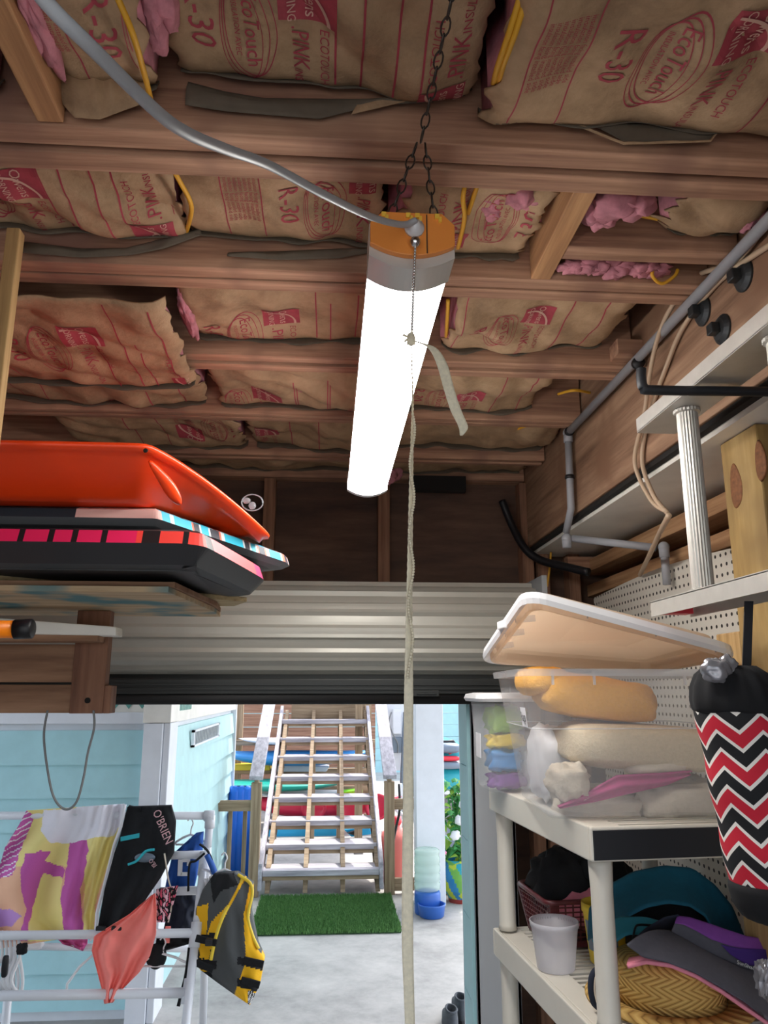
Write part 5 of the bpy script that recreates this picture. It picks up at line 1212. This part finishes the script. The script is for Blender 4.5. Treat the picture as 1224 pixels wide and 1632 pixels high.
# gravity pet waterer
wc = PZ(688, 1461, 0); wc.z = 0.0
t = thing('pet_waterer', 'blue pet waterer with clear bottle at the foot of the white column', 'waterer', wc)
cy = wc + V((-.02, .10, 0))
build(B().lathe(wc, [(.085, 0), (.098, .01), (.108, .085), (.112, .095), (.104, .098), (.098, .09), (.09, .03), (.02, .03)], 36, cap=False), 'bowl', 'bowl_blue', t, smooth=True)
build(B().lathe(cy, [(.10, 0), (.105, .01), (.105, .15), (.10, .165), (.09, .17)], 36), 'stand', 'bowl_blue', t, smooth=True)
pf = [(.05, .165), (.095, .175)]
for k in range(4): pf += [(.105, .185 + k * .065), (.105, .225 + k * .065), (.098, .238 + k * .065)]
build(B().lathe(cy, pf + [(.10, .45), (.105, .47), (.09, .485)], 36), 'bottle', 'jug_clear', t, smooth=True)
one(B().tube(spline([(.74, 6.88, .03), (.75, 6.85, .02), (.80, 6.84, .02), (.85, 6.84, .02)], 4), .012, 8), 'drain_pipe', 'jetski_grey', 'grey pipe end at the base of the white column', 'pipe', smooth=True)
# flower pot
pc = PZ(734, 1436, 0)
t = thing('potted_plant', 'leafy plant in a painted pot beyond the white column', 'plant', pc)
def potc(u, v): return '9a3b34' if v < .14 else ['2f9fb0', 'b8c83c', '2f7fb0', '6fae4c'][int((u * 14 + v * 3)) % 4] if noise.noise(V((u * 18, v * 6, 0))) > -.3 else 'b8c83c'
pp = [(.10, 0), (.11, .04), (.15, .10), (.18, .2), (.175, .27), (.15, .32), (.165, .345)]
build(B().grid(lambda u, v: pc + V((lerp_poly(pp, v)[0] * math.cos(2 * PI * u), lerp_poly(pp, v)[0] * math.sin(2 * PI * u), lerp_poly(pp, v)[1])), 72, 48, colfn=potc), 'pot', 'pot_glaze', t, smooth=True)
def leaf(b, o, d, L_, w):
    d = V(d).normalized(); s = d.cross(V((0, 0, 1))).normalized() * w; up = V((0, 0, 1))
    return b.add([o, o + d * L_ * .4 + s + up * .02, o + d * L_ * .4 - s + up * .02, o + d * L_ + up * -.02, o + d * L_ * .45 + up * .035], [(0, 1, 4), (0, 4, 2), (1, 3, 4), (4, 3, 2)])
lf = [B(), B()]; rnd = random.Random(5)
for k in range(170):
    h = rnd.random(); o = pc + V((rnd.gauss(-.02, .07), rnd.gauss(0, .06), .33 + h * .62)); a = rnd.uniform(0, 6.28)
    leaf(lf[0 if rnd.random() < .65 else 1], o, (math.cos(a), math.sin(a), rnd.uniform(-.3, .8)), rnd.uniform(.09, .16), .035)
tag(build(lf[0], 'leaves', 'leaf', t), kind='stuff'); tag(build(lf[1], 'pale_leaves', 'leaf_light', t), kind='stuff')
b = B()
for k in range(5): b.tube([pc + V((rnd.gauss(0, .02), rnd.gauss(0, .02), .3)), pc + V((rnd.gauss(-.03, .06), rnd.gauss(0, .05), .85))], .007, 6)
build(b, 'stems', 'leaf', t)
for k in range(4): build(B().ell(pc + V((-.06 + .04 * k, -.16, .55 + .12 * (k % 3))), .045, .03, .04, 10, 7, .4, k), 'flower', 'petal_white', t, smooth=True)
p2 = PZ(708, 1424, 0)
t = thing('potted_plant', 'small red pot with pink and blue blooms tucked behind the column', 'plant', p2)
build(B().lathe(p2, [(.06, 0), (.085, .14), (.09, .15), (.08, .15)], 24), 'pot', 'terracotta', t, smooth=True)
for k, (mt, dz) in enumerate((('petal_pink', .3), ('petal_white', .2), ('kayak_blue', .42), ('petal_pink', .25), ('leaf', .18))): build(B().ell(p2 + V((.015 * k - .03, -.03, dz)), .06, .05, .06, 12, 8, .5, k), 'bloom', mt, t, smooth=True)
# shoes near the door
for k, (px, py) in enumerate(((716, 1632), (731, 1612))):
    c = PZ(px, py + 8, 0); t = thing('shoe', ('nearer' if k == 0 else 'farther') + ' dark grey slip on shoe beside the door jamb', 'shoe', c)
    d = .24
    def sr(f, zz, w, l0=-.12, l1=.13): return [c + V(((w * (1 - .25 * (1 if q > 10 else 0))) * math.sin(2 * PI * q / 20), (l0 + l1) / 2 - (l1 - l0) / 2 * math.cos(2 * PI * q / 20), zz)) for q in range(20)]
    build(B().loft([sr(0, 0, .045), sr(0, .02, .048)]), 'sole', 'black_plastic', t)
    build(B().loft([sr(0, .02, .046), sr(0, .06, .045, -.12, .12), sr(0, .085, .038, -.118, .03), sr(0, .115, .034, -.12, -.0), sr(0, .118, .028, -.112, -.01), sr(0, .06, .028, -.105, .0)]), 'upper', 'shoe_grey', t, smooth=True)
    build(B().tube(sr(0, .117, .032, -.117, -.003), .006, 6, closed=True), 'collar', 'shoe_grey', t, smooth=True)
# jet ski, stand, bin
yj = 11.5
t = thing('jet_ski', 'teal and grey jet ski parked far behind the white column', 'watercraft', P(715, 1260, yj))
def hull(b, zc, hw, hh, y0, y1, xc): return b.loft([[V((xc + hw * s * math.cos(2 * PI * q / 16), y, zc + hh * s2 * math.sin(2 * PI * q / 16))) for q in range(16)] for y, s, s2 in ((y0, .55, .6), (y0 + .3, 1, 1), ((y0 + y1) / 2, 1, 1), (y1 - .4, .8, .9), (y1, .1, .5))])
xj = P(712, 1230, yj).x
build(hull(B(), P(712, 1240, yj).z, .42, .22, yj - .2, yj + 2.4, xj), 'hull', 'jetski_teal', t, smooth=True)
build(hull(B(), P(712, 1218, yj).z, .44, .07, yj - .28, yj + 2.4, xj), 'bumper', 'jetski_grey', t, smooth=True)
build(hull(B(), P(712, 1198, yj).z, .30, .16, yj, yj + 1.7, xj), 'deck', 'jetski_teal', t, smooth=True)
build(lump(B(), P(716, 1192, yj - .1), .16, .15, .07, p=.7), 'seat', 'jetski_grey', t, smooth=True)
build(B().tube([P(700, 1184, yj), P(722, 1182, yj), P(728, 1190, yj)], .03, 8), 'handlebar', 'black_plastic', t, smooth=True)
build(lump(B(), P(716, 1209, yj - .2), .15, .05, .035, p=.7), 'red_panel', 'red_plastic', t, smooth=True)
build(B().prism([P(716, 1195, yj - .15), P(726, 1198, yj - .15), P(716, 1203, yj - .15)], (0, .05, 0)), 'flag', 'red_plastic', t)
build(B().box(xj - .45, xj + .5, yj - .2, yj + 2, P(712, 1266, yj).z - .06, P(712, 1266, yj).z), 'cradle', 'black_plastic', t)
build(B().box(xj - .5, xj + .6, yj - .2, yj + 2, 0, P(712, 1272, yj).z - .02), 'trailer_body', 'white_paint', t)
yb = 9.0
t = thing('storage_box', 'dark grey plastic storage box on stand behind the plant', 'box', P(724, 1310, yb))
a, c = P(711, 1312, yb), P(738, 1270, yb)
build(B().box(a.x, c.x, yb, yb + .4, a.z, c.z), 'body', 'box_grey', t, bevel=.02)
build(B().box(a.x - .01, c.x + .01, yb - .01, yb + .41, c.z, c.z + .03), 'lid', 'box_grey', t, bevel=.008)
build(B().box((a.x + c.x) / 2 - .006, (a.x + c.x) / 2 + .006, yb - .006, yb, a.z, c.z), 'seam', 'black_plastic', t)
build(B().box(a.x + .02, c.x - .02, yb + .05, yb + .35, 0, a.z), 'stand', 'jetski_grey', t)
# white wall and meter box right of the stairs
struct(B().box(.74, 1.35, 10.2, 10.3, .75, 2.9), 'wall_far', 'white_paint')
t = thing('meter_box', 'white electrical meter box on the wall right of the stairs', 'meter', P(632, 1190, 10.15))
for (x0, y0, x1, y1, mt, nm) in ((626, 1130, 640, 1170, 'white_paint', 'upper_box'), (626, 1175, 642, 1200, 'jetski_grey', 'lower_box')):
    a, c = P(x0, y1, 10.12), P(x1, y0, 10.12); build(B().box(a.x, c.x, 10.12, 10.2, a.z, c.z), nm, mt, t, bevel=.01)
build(B().tube([P(645, 1135, 10.12), P(643, 1180, 10.12), P(640, 1248, 10.12)], .022, 8), 'conduit', 'jetski_grey', t, smooth=True)
one(B().tube(spline([P(624, 1135, 10.1), P(620, 1150, 10.1), P(626, 1170, 10.1), P(634, 1185, 10.1), P(634, 1200, 10.1)], 5), .008, 6), 'hose_loop', 'box_grey', 'thin grey hose loop hanging on the wall right of stairs', 'hose', smooth=True)
yk = 8.0
t = thing('gas_tank', 'faded red round tank behind the right stair balusters', 'tank', P(630, 1395, yk))
build(B().lathe(PZ(631, 1404, 0) * 1, [(.13, .0), (.15, .03), (.15, .36), (.13, .43), (.05, .47), (.04, .52)], 28), 'body', 'tank_pink', t, smooth=True)
build(B().lathe(PZ(631, 1404, 0), [(.05, .5), (.06, .52), (.05, .57)], 16), 'collar', 'red_plastic', t, smooth=True)
one(B().tube(spline([P(636, 1250, 7.6), P(637, 1290, 7.5), P(631, 1320, 7.5), P(626, 1350, 7.45), P(624, 1400, 7.4), P(634, 1402, 7.4)], 6), .012, 8), 'garden_hose', 'black_plastic', 'black cable trailing down beside the right stair post', 'cable', smooth=True)
t = thing('folding_frame', 'white tubular frame leaning behind the right balusters', 'frame', P(640, 1300, 8.3))
build(B().tube([P(620, 1310, 8.3), P(645, 1350, 8.3)], .018, 8), 'tube', 'pvc', t, smooth=True); build(B().tube([P(630, 1290, 8.3), P(645, 1300, 8.3), P(640, 1330, 8.3)], .018, 8), 'tube', 'pvc', t, smooth=True)
# blue float behind the left balusters
t = thing('pool_float', 'bright blue rolled plastic float behind the left balusters', 'float', P(390, 1400, 7.9))
for k in range(4):
    x = P(372 + 10 * k, 1330, 8.0).x; build(B().lathe((x, 8.02, .0), [(.05, 0), (.062, .02), (.062, .78), (.05, .83)], 16), 'tube', 'barrel_blue', t, smooth=True)
# kayak rack behind the stairs
yr_ = 10.9
kr = thing('kayak_rack', 'brown timber rack for kayaks behind the stairs', 'rack', (-.3, yr_, 0))
for px, yy in ((375, 1), (588, 1)): build(B().box(P(px, 1200, yr_).x - .05, P(px, 1200, yr_).x + .05, yr_ + .3, yr_ + .4, 0, 2.0), 'post', 'deck_brown_z', kr)
for py in (1233, 1186, 1262): a = P(370, py + 5, yr_ - .1); c = P(600, py - 5, yr_ - .1); build(B().box(a.x, c.x, yr_ + .2, yr_ + .29, a.z, c.z), 'beam', 'deck_brown', kr)
def kayak(label, mat, x0, x1, py, d, hh, hw=.35, cock=None, cat='kayak', name='kayak'):
    a, c = P(x0, py, d), P(x1, py, d); L_ = c.x - a.x; t = thing(name, label, cat, (a + c) / 2)
    rings = []
    for k in range(21):
        s = k / 20; e = max(.03, math.sin(PI * min(1, max(0, s))) ** .55); up = .10 * abs(2 * s - 1) ** 3 * hh / .12
        rings.append([V((a.x + L_ * s, d + hw * e * math.cos(2 * PI * q / 18), a.z + up + hh * e * (math.sin(2 * PI * q / 18)))) for q in range(18)])
    build(B().loft(rings), 'hull', mat, t, smooth=True)
    if cock:
        for s in cock: build(B().lathe((a.x + L_ * s, d - hw * .97, a.z + .02), [(.15, 0), (.16, -.02), (.12, -.012), (.1, .02)], 20, (0, 1, 0)), 'cockpit', 'kayak_red', t, smooth=True)
    return t
def slab(label, mat, poly, d, th, name='paddle_board', cat='board'):
    return one(B().prism([P(x, y, d) for x, y in poly], (0, th, 0)), name, mat, label, cat, bevel=.01)
kayak('slim white and blue board on the top of the kayak rack', 'white_paint', 380, 580, 1182, yr_, .05, .3, name='paddle_board', cat='board')
kayak('long blue kayak on the second rack level', 'kayak_blue', 350, 590, 1209, yr_, .10)
slab('yellow board lying under the blue kayak', 'yellow_paint', [(340, 1219), (430, 1219), (430, 1228), (340, 1228)], yr_ + .1, .3)
slab('cream board lying under the blue kayak right of the yellow board', 'white_paint', [(440, 1219), (525, 1222), (520, 1230), (440, 1230)], yr_ + .1, .3)
kayak('teal green kayak on the third rack level', 'kayak_teal', 330, 560, 1252, yr_ - .3, .07)
kayak('white canoe tucked below the teal kayak', 'white_paint', 400, 570, 1266, yr_ + .1, .045)
kayak('red kayak lying sideways near the ground behind the stairs', 'kayak_red', 385, 640, 1287, yr_ - .45, .135, .2, (.45, .66, .84))
slab('lime green float at the right behind the stair treads', 'lime', [(545, 1262), (578, 1258), (578, 1270), (550, 1270)], 10.5, .2, 'float', 'float')
slab('cyan plastic sheet leaning behind the lower stair treads', 'sheet_blue', [(428, 1385), (428, 1310), (545, 1308), (540, 1330), (480, 1368)], 10.12, .05, 'plastic_sheet', 'sheet')
slab('small cyan float with black fins right of the sheet', 'sheet_blue', [(548, 1322), (590, 1318), (592, 1330), (560, 1334)], 9.9, .1, 'float', 'float')
slab('black swim fin lying behind the stairs', 'black_plastic', [(552, 1328), (575, 1321), (570, 1333)], 9.85, .08, 'swim_fin', 'fin')
slab('second black swim fin lower behind the stairs', 'black_plastic', [(553, 1371), (565, 1361), (580, 1361), (570, 1371)], 9.0, .08, 'swim_fin', 'fin')
# fence behind, far wall and ground
fn_ = thing('timber_fence', 'reddish brown timber wall of wide boards behind the kayak rack', 'fence', (-.5, 12.2, 0))
for k in range(12): build(B().box(-4, .72, 12.2 + .01 * (k % 2), 12.25, k * .2, .19 + k * .2), 'board', 'fence_wood', fn_)
fw = setting('wall_beyond', (2, 17.5, 0))
for k in range(16): build(B().box(-7, 7, 17.5 - .012 * (k % 2), 17.6, k * .25, k * .25 + .245), 'plank', 'teal_paint', fw)
